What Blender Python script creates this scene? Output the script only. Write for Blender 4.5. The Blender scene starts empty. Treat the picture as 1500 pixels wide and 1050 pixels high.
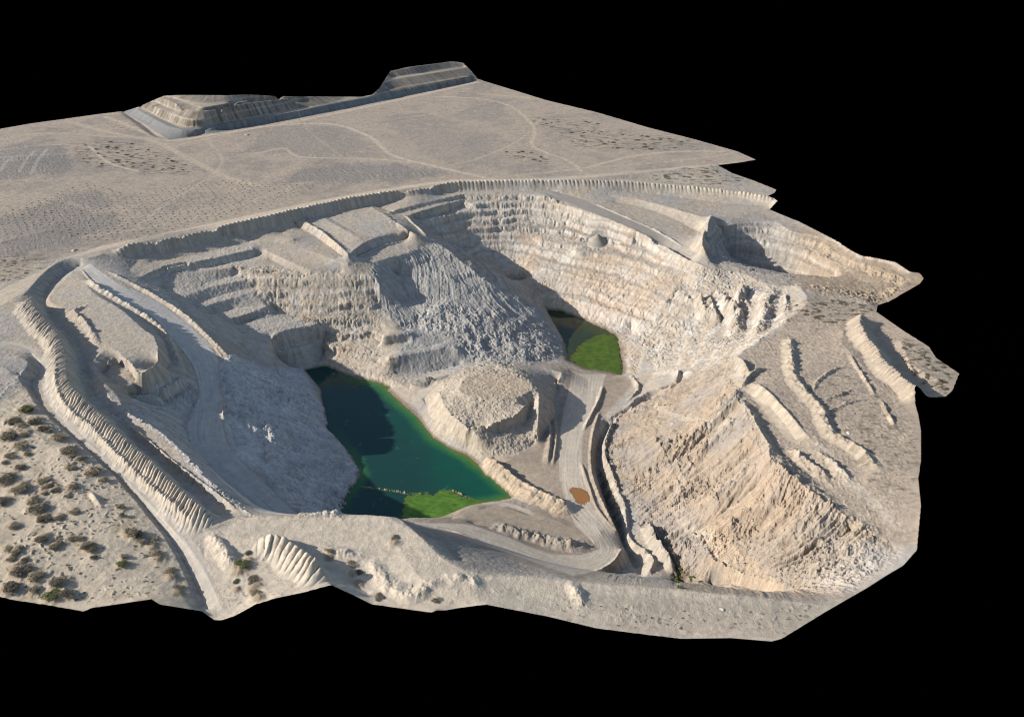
import bpy, math, random
import numpy as np
from mathutils import Vector
C = bpy.context.scene.collection
rng = np.random.default_rng(7)
random.seed(7)
DT = 0.0007                      # angular size of one terrain cell
# ------------------------------------------------------------------ camera
H, F, PITCH = 207.0, 1525.0, math.radians(27)
cp, sp = math.cos(PITCH), math.sin(PITCH)

def P(px, py, z):
    """survey point: picture position + elevation -> world"""
    dx = (px - 750) / F; dy = (525 - py) / F
    t = (H - z) / (sp - dy * cp)
    return (dx * t, (cp + dy * sp) * t, z)

def PL(pts): return np.array([P(*p) for p in pts], dtype=np.float64)

def to_px(x, y, z):
    zz = z - H
    d = y * cp - zz * sp
    return 750 + F * x / d, 525 - F * (y * sp + zz * cp) / d

# ------------------------------------------------------------------ noise
_perm = rng.permutation(1024).astype(np.int32)
_perm = np.concatenate([_perm, _perm])
_ga = rng.random(1024) * 2 * np.pi
_gx = np.cos(_ga).astype(np.float32); _gy = np.sin(_ga).astype(np.float32)
def perlin(x, y):
    xi = np.floor(x).astype(np.int32); yi = np.floor(y).astype(np.int32)
    fx = (x - xi).astype(np.float32); fy = (y - yi).astype(np.float32)
    u = fx * fx * fx * (fx * (fx * 6 - 15) + 10); v = fy * fy * fy * (fy * (fy * 6 - 15) + 10)
    xi &= 1023; yi &= 1023
    x1 = (xi + 1) & 1023; y1 = (yi + 1) & 1023
    def g(a, b, dx, dy):
        h = _perm[_perm[a] + b]
        return _gx[h] * dx + _gy[h] * dy
    n0 = g(xi, yi, fx, fy); n1 = g(x1, yi, fx - 1, fy)
    n2 = g(xi, y1, fx, fy - 1); n3 = g(x1, y1, fx - 1, fy - 1)
    a = n0 + u * (n1 - n0); b = n2 + u * (n3 - n2)
    return (a + v * (b - a)) * 1.5
def fbm(x, y, sc, octv=4, gain=.5, ridged=False):
    s = 0; a = 1.0; f = 1.0 / sc; tot = 0
    for o in range(octv):
        n = perlin(x * f + 17.3 * o, y * f + 9.1 * o)
        if ridged: n = 1 - 2.2 * np.abs(n)
        s = s + a * n; tot += a; a *= gain; f *= 2.03
    return (s / tot).astype(np.float32)
def sst(a, b, x):
    t = np.clip((x - a) / (b - a), 0, 1)
    return t * t * (3 - 2 * t)

def smooth_line(pts, n=6):
    """Catmull-Rom through world points"""
    p = np.asarray(pts, float)
    q = np.vstack([2 * p[0] - p[1], p, 2 * p[-1] - p[-2]])
    out = []
    for i in range(1, len(q) - 2):
        for k in range(n):
            t = k / n
            a, b, c, d = q[i - 1], q[i], q[i + 1], q[i + 2]
            out.append(.5 * ((2 * b) + (-a + c) * t + (2 * a - 5 * b + 4 * c - d) * t * t + (-a + 3 * b - 3 * c + d) * t ** 3))
    out.append(q[-2])
    return np.array(out)

# ------------------------------------------------------------------ survey lines (x, y in the survey picture; metres above the plain)
WZ, WZ2 = -48.0, -48.5
OUT = [(-90,206,0),(0,189,0),(45,181,0),(90,175,0),(140,168,0),(185,162.5,0),(205,156,4.5),(222,148,8.6),(240,140.5,13.2),(258,139.5,15.4),(275,139.3,16.6),(330,139.8,16.6),(365,138.6,15.2),
 (430,141,11),(500,142,4),(530,142,2.2),(545,139,3.5),(555,130,7),(565,115,10),(572,104,12.5),(600,98,14),(640,93,13),(662,90,12.5),(678,92,11),
 (690,104,6),(700,116,.8),(712,120,0),(745,130,0),(800,147,0),(875,165,0),(950,187,0),(1020,205,0),(1080,222,0),(1107,234,0),(1085,238,0),(1051,242,-.5),
 (1073,254,-3),(1105,265,-5),(1137,278,-6),(1134,283,-6.5),(1125,287,-6),(1139,294,-3.5),(1127,307,-8),(1171,325,-8),(1230,355,-8),(1260,373,-8),
 (1312,384,-8),(1333,398,-8.5),(1347,400,-9),(1353,408,-10),(1347,416,-11),(1302,442,-12),(1286,447,-12.5),(1284,457,-10),(1323,484,-8),(1361,508,-8),
 (1371,524,-8),(1405,547,-8),(1395,572,-8),(1385,581,-8),(1337,583,-5),(1345,607,-4.5),(1349,631,-4.5),(1349,676,-4.5),(1345,700,-4.5),(1349,740,-5),(1347,762,-5.5),
 (1343,805,-8),(1323,828,-9.5),(1299,842,-10),(1271,860,-10),(1207,897,-9),(1145,935,-8),(1130,939,-8),(1072,934,-8),(998,935,-8),(946,929,-7.5),
 (900,923,-7),(875,920,-6.5),(800,902,-5),(712,885,-3),(672,890,-4),(634,897,-4),(590,891,-4),(545,885,-4),(515,870,-2),(487,857,1.5),(450,866,1),(402,876,.5),(372,886,-1),(345,901,-2.5),
 (325,908,-3.5),(314,908,-4),(296,895,-2.6),(280,892,-.6),(235,885,1.5),(222,877,1.5),(135,890,.5),(122,895,.3),(100,891,.3),(0,875,0),(-90,862,0)]
LN = []
def L(*pts): LN.append(list(pts))
# plain and the far spoil heap
L((-90,330,0),(0,320,1),(150,310,0),(300,280,0),(500,250,0),(650,240,0),(800,235,0),(1000,235,0))
L((-90,250,2),(30,235,4),(110,245,1.5))
L((0,355,2.5),(60,340,2),(120,345,0))
L((180,164,-1),(210,184,-1.6),(248,204,-1.6),(350,188,-1.6),(450,170.5,-1.6),(560,148.5,-1.6),(692,119.8,-1))
L((176,166,.3),(244,206.5,.3),(350,191,.3),(450,173,.3),(560,151,.3),(697,121,.2))
L((200,159.5,3.2),(266,190,3.2),(350,178,3.2),(450,160,3.2),(545,141,2.7))
L((205,157.5,3.3),(273,186,3.3),(354,175,3.3),(452,157.5,3.3))
L((222,154,8),(283,176,8.5),(354,160.5,8),(450,147,6.6))
L((228,150,8),(290,170.5,8.6),(359,155.8,8),(452,144.3,6.8))
L((238,144.5,13),(290,162.5,13.5),(360,151,13),(425,143.5,11))
L((252,144,13),(297,157.5,13.5),(362,147,13))
L((560,134,4),(690,112,4)); L((560,132,4),(690,110,4)); L((575,116,8.5),(680,100,8)); L((575,114,8.5),(680,98,8))
L((100,215,.5),(200,220,0),(320,250,0)); L((500,190,0),(700,170,0),(900,200,0))
# plain edge / toothed berm : ground on far side, foot on near side
L((-90,420,0),(0,400,0),(60,380,0),(110,372,0),(150,366,0),(200,350,0),(300,331,0),(375,315,0),(435,303,0),(495,289,0),(555,280,0),(612,274,0),(657,267,0),(700,264,0),(820,262,-.5),(880,263,-1.5),(970,268,-4),(1030,273,-5),(1090,280,-6),(1125,286,-6))
L((175,366,0),(225,356,.3),(300,341,.3),(375,324,.5),(435,311,.5),(495,297,.5),(555,287,.5),(612,280,.5),(657,272,.5),(700,270,.5),(820,268,0),(895,269,-.8),(970,274,-2.5),(1030,279,-3.5),(1090,286,-4.5),(1135,294,-5))
L((190,378,-4),(225,366,-4),(300,353,-4),(375,337,-3.7),(435,325,-3.7),(495,311,-3.7),(550,299,-3.7),(620,287,-3.5),(675,279.5,-3),(750,279,-3),(805,280,-3.2),(880,281,-4),(928,281,-5),(1000,290,-7),(1045,296,-7.5),(1127,303,-8))
# NE scarp between the plain and the berm road
L((840,257,0),(880,254,0),(955,249,0),(1030,243,0),(1051,241,-.2))
L((880,262,-1.3),(952,264,-4),(1018,271,-5),(1075,274,-5.5),(1134,283,-6.3))
# left trench bank and berm feet
L((150,372,.2),(128,378,0),(105,377,0),(85,384,0),(60,403,0),(38,428,0),(22,442,0),(28,465,0),(59,491,0),(80,516,0),(84,543,0),(83,571,0),(99,602,0),(133,630,0),(177,676,-.5),(215,712,-.8),(265,757,-1),(290,778,-1))
L((118,390,-3.5),(97,401,-4.3),(75,418,-4.5),(66,440,-4.5),(80,466,-4.5),(100,490,-4.5),(114,507,-4.5),(123,525,-4.5),(130,550,-4.5),(133,572,-4.3),(150,590,-4),(172,612,-4),(205,643,-4),(260,690,-4),(305,727,-3.5),(330,752,-2.5))
# platform Q
L((107,398,-2.5),(122,412,-2.2),(140,432,-2),(175,452,-2),(207,480,-2),(227,495,-2),(231,525,-2),(207,546,-2.2),(190,530,-2.2),(172,515,-2.4),(140,490,-2.6),(100,455,-2.8),(72,440,-3.3),(85,420,-3.3),(107,398,-2.5))
L((140,418,-3.4),(160,436,-4.6),(190,454,-6),(218,474,-7.5),(240,497,-9),(248,530,-10),(225,556,-10))
L((152,512,-2.8),(133,536,-2.8),(150,560,-2.8),(163,585,-2.8))
L((-90,540,3.5),(0,535,3.6),(15,545,3.2)); L((-90,505,.6),(0,509,.8),(20,512,.3))
# box cut
L((132,536,-2.6),(150,530,-2.6),(170,522,-2.6)); L((150,547,-7),(172,533,-7),(200,556,-7.2),(178,566,-7.3),(150,547,-7)); L((176,520,-2.4),(207,550,-3.5))
L((135,542,-2.8),(170,578,-3),(182,600,-3)); L((185,580,-10.5),(235,568,-11.5),(262,551,-12)); L((190,583,-11),(236,573,-12),(268,553,-12.5)); L((192,592,-16),(240,588,-17),(276,566,-17)); L((194,597,-16.2),(243,593,-17.2),(280,570,-17.2))
L((176,592,-2.2),(164,609,-2.6)); L((190,612,-6),(205,620,-5))
# strip between the trench and the haul road
L((170,611,-3),(207,638,-2.2),(262,683,-1.8),(312,720,-1.4),(350,750,-.8),(372,758,-.4))
L((184,602,-2.5),(232,630,-1.6),(275,670,-1.2),(315,713,-1),(350,742,-.6),(375,757,-.3))
# haul road down the west wall
HL = [(119,394,-2),(140,417,-3.6),(180,442,-6),(225,465,-9),(260,505,-12.5),(280,530,-15),(290,555,-17.5),(292,580,-20),(283,600,-22),(274,622,-24),(277,642,-25.5),(289,665,-27),(320,700,-29),(375,745,-31),(400,765,-31.5),(440,795,-32)]
HR = [(132,386,-1.8),(150,400,-3),(180,420,-5),(200,424,-6.5),(232,441,-9),(275,471,-12),(307,501,-14.5),(326,525,-16.5),(322,545,-18),(324,562,-19.5),(328,585,-21.5),(326,620,-24.5),(333,650,-26.5),(360,680,-28.5),(385,700,-29.5),(410,728,-30.7),(437,752,-31.5),(490,790,-32)]
LN.append(HL); LN.append(HR)
HE = [(160,398,-3),(200,419,-5.6),(232,436,-8),(275,465,-11),(307,495,-13.7),(333,520,-16),(336,532,-17)]
LN.append(HE)
# west wall, shaded rock
L((345,545,-19),(372,560,-24),(400,570,-29),(440,590,-37)); L((374,600,-29),(386,640,-32),(390,680,-33.5)); L((395,610,-31),(398,650,-32),(400,690,-33))
L((425,640,-38),(440,690,-39),(450,730,-39.5)); L((410,690,-32.5),(425,710,-34),(432,735,-34.5)); L((418,690,-36),(435,712,-37),(445,740,-37.5))
# west benches
L((210,371,-4),(255,360,-4),(317,348,-4),(350,342,-4)); L((214,374,-4.1),(257,363,-4.1),(317,351,-4.1),(350,345,-4.1)); L((222,384,-7),(280,374,-7.2),(350,358,-7.2),(372,351,-7)); L((195,404,-6.2),(190,395,-5.8),(200,385,-6))
L((200,403,-6.8),(237,390,-7.2),(300,378,-7.3),(372,362,-7.3)); L((205,406,-7),(238,392.5,-7.4),(300,380.5,-7.4),(372,364.5,-7.4)); L((232,402,-10.2),(285,395,-11),(340,384,-11),(382,374,-11))
L((212,411,-9),(235,403,-10.5),(258,396,-11),(300,392.5,-11.1),(340,389,-11.1)); L((214,414,-9.2),(237,406,-10.8),(260,399,-11.3),(302,395.5,-11.4),(342,392,-11.4)); L((237,422,-14),(267,430,-15.4),(309,413,-15.4),(350,402,-15.2))
L((262,433,-15.5),(307,417,-15.6),(362,406,-15.6)); L((264,436,-15.8),(309,420,-15.9),(364,409,-15.9)); L((283,446,-19.5),(332,430,-19.5),(376,420,-19.3))
L((287,450,-19.7),(320,438.5,-19.8),(374,423,-19.7)); L((289,453,-20),(322,441.5,-20.1),(376,426,-20)); L((304,463,-24),(340,452.5,-24),(389,446,-23.8))
L((325,466,-24.2),(362,457,-24.2),(392,448,-24)); L((327,469,-24.5),(364,460,-24.5),(394,451,-24.3)); L((342,477,-28),(372,467,-28),(405,457,-28))
L((350,490,-28.3),(390,484,-28.8),(430,470,-28.8),(445,464,-29))
L((360,520,-29.5),(388,510,-29.5)); L((350,528,-27),(385,545,-34),(410,560,-41))
L((390,497,-29.5),(405,488,-29.5),(422,480,-29.5),(462,474,-30)); L((391,499.5,-29.8),(406,490.5,-29.8),(423,482.5,-29.8),(463,476.5,-30.4)); L((398,514,-38),(430,508,-38.5),(466,497,-38.5)); L((399,517,-38.3),(430,511,-38.8),(466,500,-38.8)); L((407,537,-46.5),(435,542,-47),(467,532,-47.3),(478,512,-45))
L((464,474,-30),(480,498,-37),(492,518,-42.5))
# lit wall of the centre-left
L((342,390,-11.3),(375,397,-12),(420,401,-12.8),(450,402,-13),(500,404,-13.5),(547,404,-14)); L((400,452,-27.5),(437,464,-29.5),(512,471,-31.5),(552,470,-32))
L((387,366,-8.5),(410,376,-9),(430,385,-10),(450,393,-11),(500,397,-12.5)); L((395,380,-11.2),(420,392,-12),(445,398,-12.6))
L((490,510,-40.5),(540,520,-41),(560,500,-38)); L((470,530,-46.5),(520,545,-46.5),(560,552,-45.5),(600,570,-45),(622,590,-45.3))
# upper terrace blocks
L((375,357,-7.2),(420,358,-7.2),(450,365,-7.4),(490,380,-8.2),(510,386,-9)); L((410,340,-6.5),(430,350,-5),(405,352,-6))
L((440,323,-3.9),(470,340,-4.2),(510,372,-5)); L((432,330,-6),(460,345,-6.6),(505,377,-8.4)); L((448,322,-4.8),(480,340,-5.2),(512,366,-5.6)); L((472,318,-4),(500,334,-4),(528,350,-4.3))
L((480,318,-4.6),(520,340,-4.6),(545,345,-4.6),(580,335,-4.6),(570,315,-4.4),(548,304,-4))
L((512,372,-5.4),(540,352,-5),(575,342,-5),(592,341,-5.2)); L((520,378,-9.6),(548,365,-9.4),(580,356,-9.3),(612,345,-9.2)); L((520,388,-10),(560,378,-10.4),(602,368,-10.6),(632,357,-10.8))
L((545,304,-3.4),(575,322,-3.6),(600,338,-4.2),(615,344,-6)); L((556,303,-5),(590,320,-5.6),(622,345,-8.6))
L((570,310,-3.9),(620,297,-3.8),(680,284,-3.6)); L((580,314,-5.8),(630,301,-5.6),(680,289,-5.4))
L((592,317,-6),(630,306,-5.8),(680,291,-5.6)); L((606,322,-9.6),(640,312,-9.5),(677,301,-9.3))
L((616,325,-9.9),(645,317,-9.9),(680,309,-9.9),(705,307,-9.8)); L((627,347,-9.8),(640,356,-11),(655,366,-12.4))
L((622,334,-13.5),(655,325,-14),(690,319,-14),(720,318,-14)); L((640,345,-18),(680,336,-18.3),(720,334,-18.5)); L((655,360,-24),(700,350,-24),(735,349,-24)); L((690,385,-33),(730,378,-33),(760,380,-33)); L((740,415,-41),(770,410,-41))
# east wall benches and rim road
L((680,284,-3.6),(750,283,-3.6),(784,286,-3.8),(835,301,-6),(880,317,-8),(928,338,-10.5),(970,359,-12.6),(1000,377,-14),(1036,393,-15.5))
L((784,280,-3.4),(820,283,-4.4),(868,298,-6.8),(910,316,-9),(958,337,-11.4),(1000,361,-13.4),(1045,386,-15.5),(1081,389,-15.5))
L((690,300,-8),(750,297,-7.8),(810,303,-8.5),(850,318,-11)); L((705,303,-9.8),(760,303,-9.9),(815,311,-11),(860,330,-14)); L((845,349,-19),(880,350,-19.2),(910,357,-19.2)); L((845,362,-20),(880,364,-20.2),(915,370,-20)); L((915,366,-19),(950,375,-19))
L((720,318,-14),(780,318,-14.5),(830,328,-16)); L((735,342,-21.5),(790,342,-21.5),(850,350,-21)); L((790,352,-22.5),(850,360,-22),(905,372,-22)); L((770,385,-32),(830,395,-31.5),(900,410,-30.5),(960,425,-28))
L((790,430,-42),(850,440,-41),(905,455,-40),(945,470,-40))
L((930,352,-16),(975,372,-17.5),(1010,392,-19)); L((985,405,-23),(1010,420,-25),(975,440,-29))
# bank and flats right of the rim road
L((890,285,-5.2),(931,291,-5.6),(985,305,-6.2),(1040,321,-7)); L((900,296,-7.5),(940,304,-8.5),(985,320,-10),(1030,346,-13),(1030,365,-14)); L((1000,310,-7),(1060,318,-7.6),(1120,320,-8))
# second pit
L((1042,320,-6.4),(1033,340,-5.5),(1028,358,-7.5),(1036,376,-11.5),(1050,392,-15.3)); L((1045,326,-7),(1080,320,-7.5),(1110,313,-8)); L((1050,333,-9),(1090,327,-9),(1134,324,-8.6),(1157,338,-9),(1195,346,-9),(1230,358,-9),(1262,376,-9.2),(1305,388,-9.5))
L((1075,395,-30),(1115,402,-31),(1165,405,-29),(1215,411,-23)); L((1066,378,-26.5),(1110,380,-26),(1165,388,-23.5),(1205,396,-20)); L((1052,356,-20),(1100,355,-18),(1150,361,-16.5),(1185,370,-16)); L((1200,370,-13),(1238,390,-14),(1275,405,-13))
L((1115,411,-15),(1168,410,-14.5),(1218,415,-14),(1246,423,-13.5),(1290,430,-13)); L((1090,399,-16.5),(1115,411,-15.5))
L((1255,414,-16),(1300,415,-13),(1330,410,-11.5))
# ribbed spur
L((1010,402,-19),(1050,405,-17.5),(1085,400,-16.5),(1115,413,-15),(1150,420,-13)); L((985,425,-25),(1035,425,-22),(1085,425,-18.5),(1140,430,-13.5)); L((990,470,-35),(1040,470,-31),(1090,480,-25),(1120,480,-20))
L((945,490,-44),(985,510,-40.5),(1030,500,-32),(1070,508,-24)); L((1078,521,-9.5),(1110,500,-9.8),(1142,479,-10.2),(1165,470,-10.2)); 
L((925,480,-46.5),(925,520,-46.5),(935,545,-46),(960,540,-43)); L((1000,545,-33),(1050,545,-22)); L((960,560,-40),(1000,580,-32),(1045,580,-19))
L((1168,417,-11),(1182,436,-9.6),(1175,452,-9.6),(1150,470,-9.6)); L((1200,440,-11),(1250,445,-11))
# scree crest / foot
L((1078,521,-9.3),(1090,545,-9),(1077,582,-8.6),(1097,600,-7.5),(1115,635,-7),(1125,650,-7),(1128,672,-7),(1142,687,-7),(1172,710,-7.4),(1202,732,-7.6),(1250,765,-8.5),(1300,800,-9))
L((1085,582,-9.5),(1106,600,-9.4),(1124,633,-9.4),(1145,665,-9.2),(1180,690,-9.2),(1206,722,-9))
L((897,617,-45),(882,650,-45),(890,662,-44.6),(900,705,-44.8),(920,745,-45),(940,760,-45),(975,815,-45.6),(995,845,-46),(1000,870,-46))
L((1000,800,-39),(1060,830,-33),(1130,850,-25),(1200,870,-14)); L((1040,800,-33),(1120,800,-24),(1200,790,-14)); L((1020,700,-30),(1060,760,-28)); L((960,640,-31),(1000,720,-34))
L((1040,862,-44),(1100,868,-34),(1150,872,-24))
# floor, track, ditch
L((835,545,-46.5),(862,560,-46),(850,620,-45),(840,680,-44.4),(850,730,-44),(880,780,-43))
L((815,560,-46),(815,640,-45),(790,670,-44.6),(740,675,-44.6)); L((930,555,-45.5),(900,590,-45),(880,620,-44.8),(865,660,-44.5),(868,700,-44),(888,750,-43.5),(903,775,-43.3))
L((955,550,-43.6),(915,600,-43.8),(893,615,-44)); L((890,622,-47),(877,650,-47),(876,690,-47),(895,745,-47),(905,770,-47),(915,795,-47.3),(930,825,-47.5),(940,845,-48))
L((912,802,-42.8),(900,822,-42.6),(875,837,-42.4),(840,844,-42)); L((927,805,-47),(915,830,-47.3),(890,848,-47.3)); L((955,825,-44),(935,850,-45.5)); L((946,765,-44),(965,800,-44.5),(988,842,-45))
# hairpin road under the front rim
L((560,768,-33),(610,771,-34),(672,782,-36),(740,809,-38.5),(800,829,-40.5),(840,844,-42)); L((560,760,-33.5),(606,763,-34.5),(660,767,-36),(695,770,-37.3),(740,784,-39),(775,799,-40.3),(812,811,-41.6),(850,812,-42.4),(876,804,-43),(862,790,-43.2),(840,767,-43.5),(820,757,-43.7))
L((660,762,-44),(675,748,-43.5),(700,738,-43.2),(740,735,-43),(785,750,-43),(825,767,-43)); L((690,767,-43),(740,778,-43.2),(790,790,-43.4),(830,797,-43.6))
# peninsula shore and spits
L((535,711,-47.5),(575,715.5,-47.3),(595,720,-47.4),(627,719,-47.5)); L((645,716,-47.6),(662,715,-47.5),(677,723,-47.6))
# mound on the pit floor
L((622,585,-45.5),(635,625,-46),(660,645,-46.2),(685,655,-46),(715,666,-45.5),(760,662,-45),(797,637,-45.3),(812,605,-45.6),(812,572,-45.6))
L((642,572,-37),(655,600,-37),(672,616,-37.5),(695,634,-38.5),(715,646,-41.5),(772,629,-41.5),(785,642,-42.5))
L((672,572,-34),(690,580,-34),(725,583,-34),(760,580,-34),(779,568,-34),(770,552,-34.2),(740,546,-34.4),(700,546,-34.5),(680,556,-34.5),(672,572,-34))
L((682,627,-36.8),(720,620,-35.8),(757,607,-35),(770,592,-34.4)); L((690,636,-41.4),(725,634,-41),(768,617,-40.4),(778,596,-40))
L((750,540,-35),(785,566,-34.5),(789,600,-36.5),(787,640,-42)); L((640,556,-38),(680,540,-38),(720,534,-37),(745,538,-35.5)); L((800,540,-41.5),(824,546,-42),(806,574,-43))
# central nose
L((547,385,-11),(547,404,-14.5),(557,420,-18),(552,440,-25),(582,477,-33),(597,485,-35)); L((547,384,-10.6),(602,369,-10.8),(632,358,-11),(655,366,-12.4),(675,382,-16),(705,407,-22),(737,427,-28),(782,447,-36),(802,470,-42),(815,490,-45.5),(824,510,-47.5))
L((575,400,-19),(610,410,-21),(660,410,-21),(700,425,-26)); L((590,440,-28),(640,440,-28),(690,450,-30),(740,460,-34)); L((625,465,-33),(640,452,-29),(665,450,-29.5),(690,475,-33.5)); L((700,500,-39),(750,500,-40),(790,500,-43))
L((560,489,-33),(597,485.5,-33)); L((561,492,-33.3),(598,488.5,-33.3)); L((565,505,-37.6),(598,501,-37.6)); L((602,487,-33.5),(606,505,-37.8)); L((604,512,-38.2),(640,505,-38),(652,500,-37.5)); L((568,521,-37.6),(620,512,-37.4),(655,505.5,-37),(668,509,-37.5)); L((569,524,-37.9),(620,515,-37.7),(656,508.5,-37.3),(671,513,-38)); L((580,548,-45.5),(630,545,-45.3),(674,535,-44.6))
L((690,530,-43),(740,528,-42),(790,530,-45),(815,528,-46.5))
# south front rim
L((300,775,-.4),(330,768,-.4),(370,757.5,0),(460,755,0),(517,754,0),(552,755.5,0),(582,759,0),(600,772,-.3),(615,785,-.5),(650,819,-1),(682,835,-1.5),(710,841,-2),(750,845,-2.5),(807,843,-3),(840,851,-4),(900,857,-5),(960,861,-6),(1000,864,-6.5),(1060,870,-7),(1130,877,-8),(1200,884,-9),(1240,876,-9.5))
L((420,785,-1),(525,785,-1),(580,800,-1),(620,850,-1.5),(680,865,-2),(720,868,-3)); L((760,870,-4),(850,880,-5),(1000,895,-7),(1100,905,-8))
L((606,773,-3),(642,795,-4),(675,822,-4.6))
L((600,758,-40),(650,760,-42))
# lower left dunes, track scarp
L((29,550,1.4),(40,571,1.2),(57,598,.3),(95,632,.1),(133,667,0),(162,692,-.1),(195,730,-.2),(217,757,-.5),(240,786,-.9),(262,825,-1.4),(280,866,-2),(289,890,-2.4))
L((46,519,-.5),(58,534,-.8),(57,548,-1),(44,560,-1.1),(54,583,-1.2),(71,606,-1.2),(108,642,-1.3),(146,678,-1.4),(178,706,-1.6),(207,737,-1.8),(232,768,-2.3),(257,800,-3),(280,845,-3.5),(304,893,-4))
L((0,500,0),(35,508,0),(60,530,-.3),(72,560,-.4),(78,585,-.5),(105,625,-.6),(180,698,-1),(240,760,-1.2),(290,820,-2),(325,890,-2.5)); L((25,521,2.8),(40,529,2.8),(38,540,2.8),(27,551,2.6),(34,566,1.6))
L((-90,600,2),(0,620,2),(60,640,2),(120,720,1.5),(160,800,1.2),(100,830,1),(0,800,1.5),(-90,760,1.5))
L((320,790,-.8),(355,800,-1),(340,850,-2),(360,880,-2)); L((500,845,-3),(540,870,-4),(470,820,-2))
# right terraces
L((1100,580,-9.3),(1130,600,-9.2),(1165,645,-9)); L((1113,562,-6),(1145,595,-6),(1185,640,-6.2)); L((1130,560,-6),(1175,600,-6),(1200,650,-6.5)); L((1170,550,-6),(1230,540,-6.5),(1235,484,-7)); L((1240,510,-6.2),(1262,535,-6),(1290,572,-5.5),(1320,605,-5)); L((1230,620,-5.5),(1300,680,-5),(1260,720,-7))
L((1285,480,-9),(1300,505,-9.5),(1320,530,-9.5),(1345,560,-9.5),(1360,578,-9)); L((1320,500,-7.5),(1335,535,-7.5),(1380,560,-7.5)); L((1150,480,-9.8),(1150,540,-8),(1120,540,-8.5)); L((1180,500,-8.5),(1230,470,-9.5),(1260,465,-10))

POND = [(447,542),(470,570),(475,610),(477,627),(505,657),(520,677),(525,695),(512,712),(500,735),(480,765),(530,775),(600,764),(647,757),(675,745),(690,739),(720,735.5),(748,730),(752,720),(735,707),(705,682),(685,667),(660,656),(635,641),(612,611),(585,588),(560,565),(530,557),(517,553),(477,536)]
POND2 = [(800,453),(810,470),(820,488),(829,505),(832,528),(862,541),(885,543),(911,549),(912,535),(908,512),(903,492),(887,482),(850,466),(820,455)]
PUDDLE = [(833,716),(838,713),(850,714),(862,722),(865,735),(862,739),(850,741),(843,735)]
# ------------------------------------------------------------------ log-polar terrain grid (square cells everywhere)
R0, R1, T0, T1 = 226.0, 1005.0, math.radians(-35.5), math.radians(28.0)
nr = int(math.log(R1 / R0) / DT) + 1; nt = int((T1 - T0) / DT) + 1
def to_grid(x, y):
    return np.log(np.hypot(x, y) / R0) / DT, (np.arctan2(x, y) - T0) / DT
rr = (R0 * np.exp(np.arange(nr) * DT)); tt = T0 + np.arange(nt) * DT
X = (rr[:, None] * np.sin(tt)[None, :]).astype(np.float32); Y = (rr[:, None] * np.cos(tt)[None, :]).astype(np.float32)
cell = (rr * DT)[:, None].astype(np.float32)

def dense(w, step=.35):
    out = []
    for a, b in zip(w[:-1], w[1:]):
        n = max(2, int(np.hypot(*(b - a)[:2]) / step))
        t = np.linspace(0, 1, n, endpoint=False)[:, None]
        out.append(a + (b - a) * t)
    out.append(w[-1:])
    return np.vstack(out)
outw = PL(OUT)
cons = [dense(np.vstack([outw, outw[:1]]))]
for l in LN: cons.append(dense(smooth_line(PL(l), 4) if len(l) > 3 else PL(l)))
def pip(px, py, poly):
    poly = np.asarray(poly, float); ins = np.zeros(np.shape(px), bool)
    for i in range(len(poly)):
        x1, y1 = poly[i - 1][:2]; x2, y2 = poly[i][:2]
        if y1 == y2: continue
        c = ((y1 > py) != (y2 > py)) & (px < (x2 - x1) * (py - y1) / (y2 - y1) + x1)
        ins ^= c
    return ins
def sdf(px, py, poly):
    """signed distance, negative inside"""
    poly = np.asarray(poly, float); d = np.full(np.shape(px), 1e9, np.float32)
    for i in range(len(poly)):
        ax, ay = poly[i - 1][:2]; bx, by = poly[i][:2]
        ex, ey = bx - ax, by - ay; q = ex * ex + ey * ey + 1e-9
        t = np.clip(((px - ax) * ex + (py - ay) * ey) / q, 0, 1)
        d = np.minimum(d, (px - ax - t * ex) ** 2 + (py - ay - t * ey) ** 2)
    d = np.sqrt(d)
    return np.where(pip(px, py, poly), -d, d)
def pond_cons(poly, z, depth):
    w = PL([(a, b, z) for a, b in poly])
    cons.append(dense(np.vstack([w, w[:1]])))
    lo, hi = w.min(0), w.max(0)
    gx, gy = np.meshgrid(np.arange(lo[0], hi[0], .8), np.arange(lo[1], hi[1], .8))
    d = sdf(gx, gy, w); k = d < -1.0
    cons.append(np.stack([gx[k], gy[k], z - np.clip(-d[k] * .45, .4, depth)], 1))
    return w
pw1 = pond_cons(POND, WZ, 5); pw2 = pond_cons(POND2, WZ2, 4)
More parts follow.
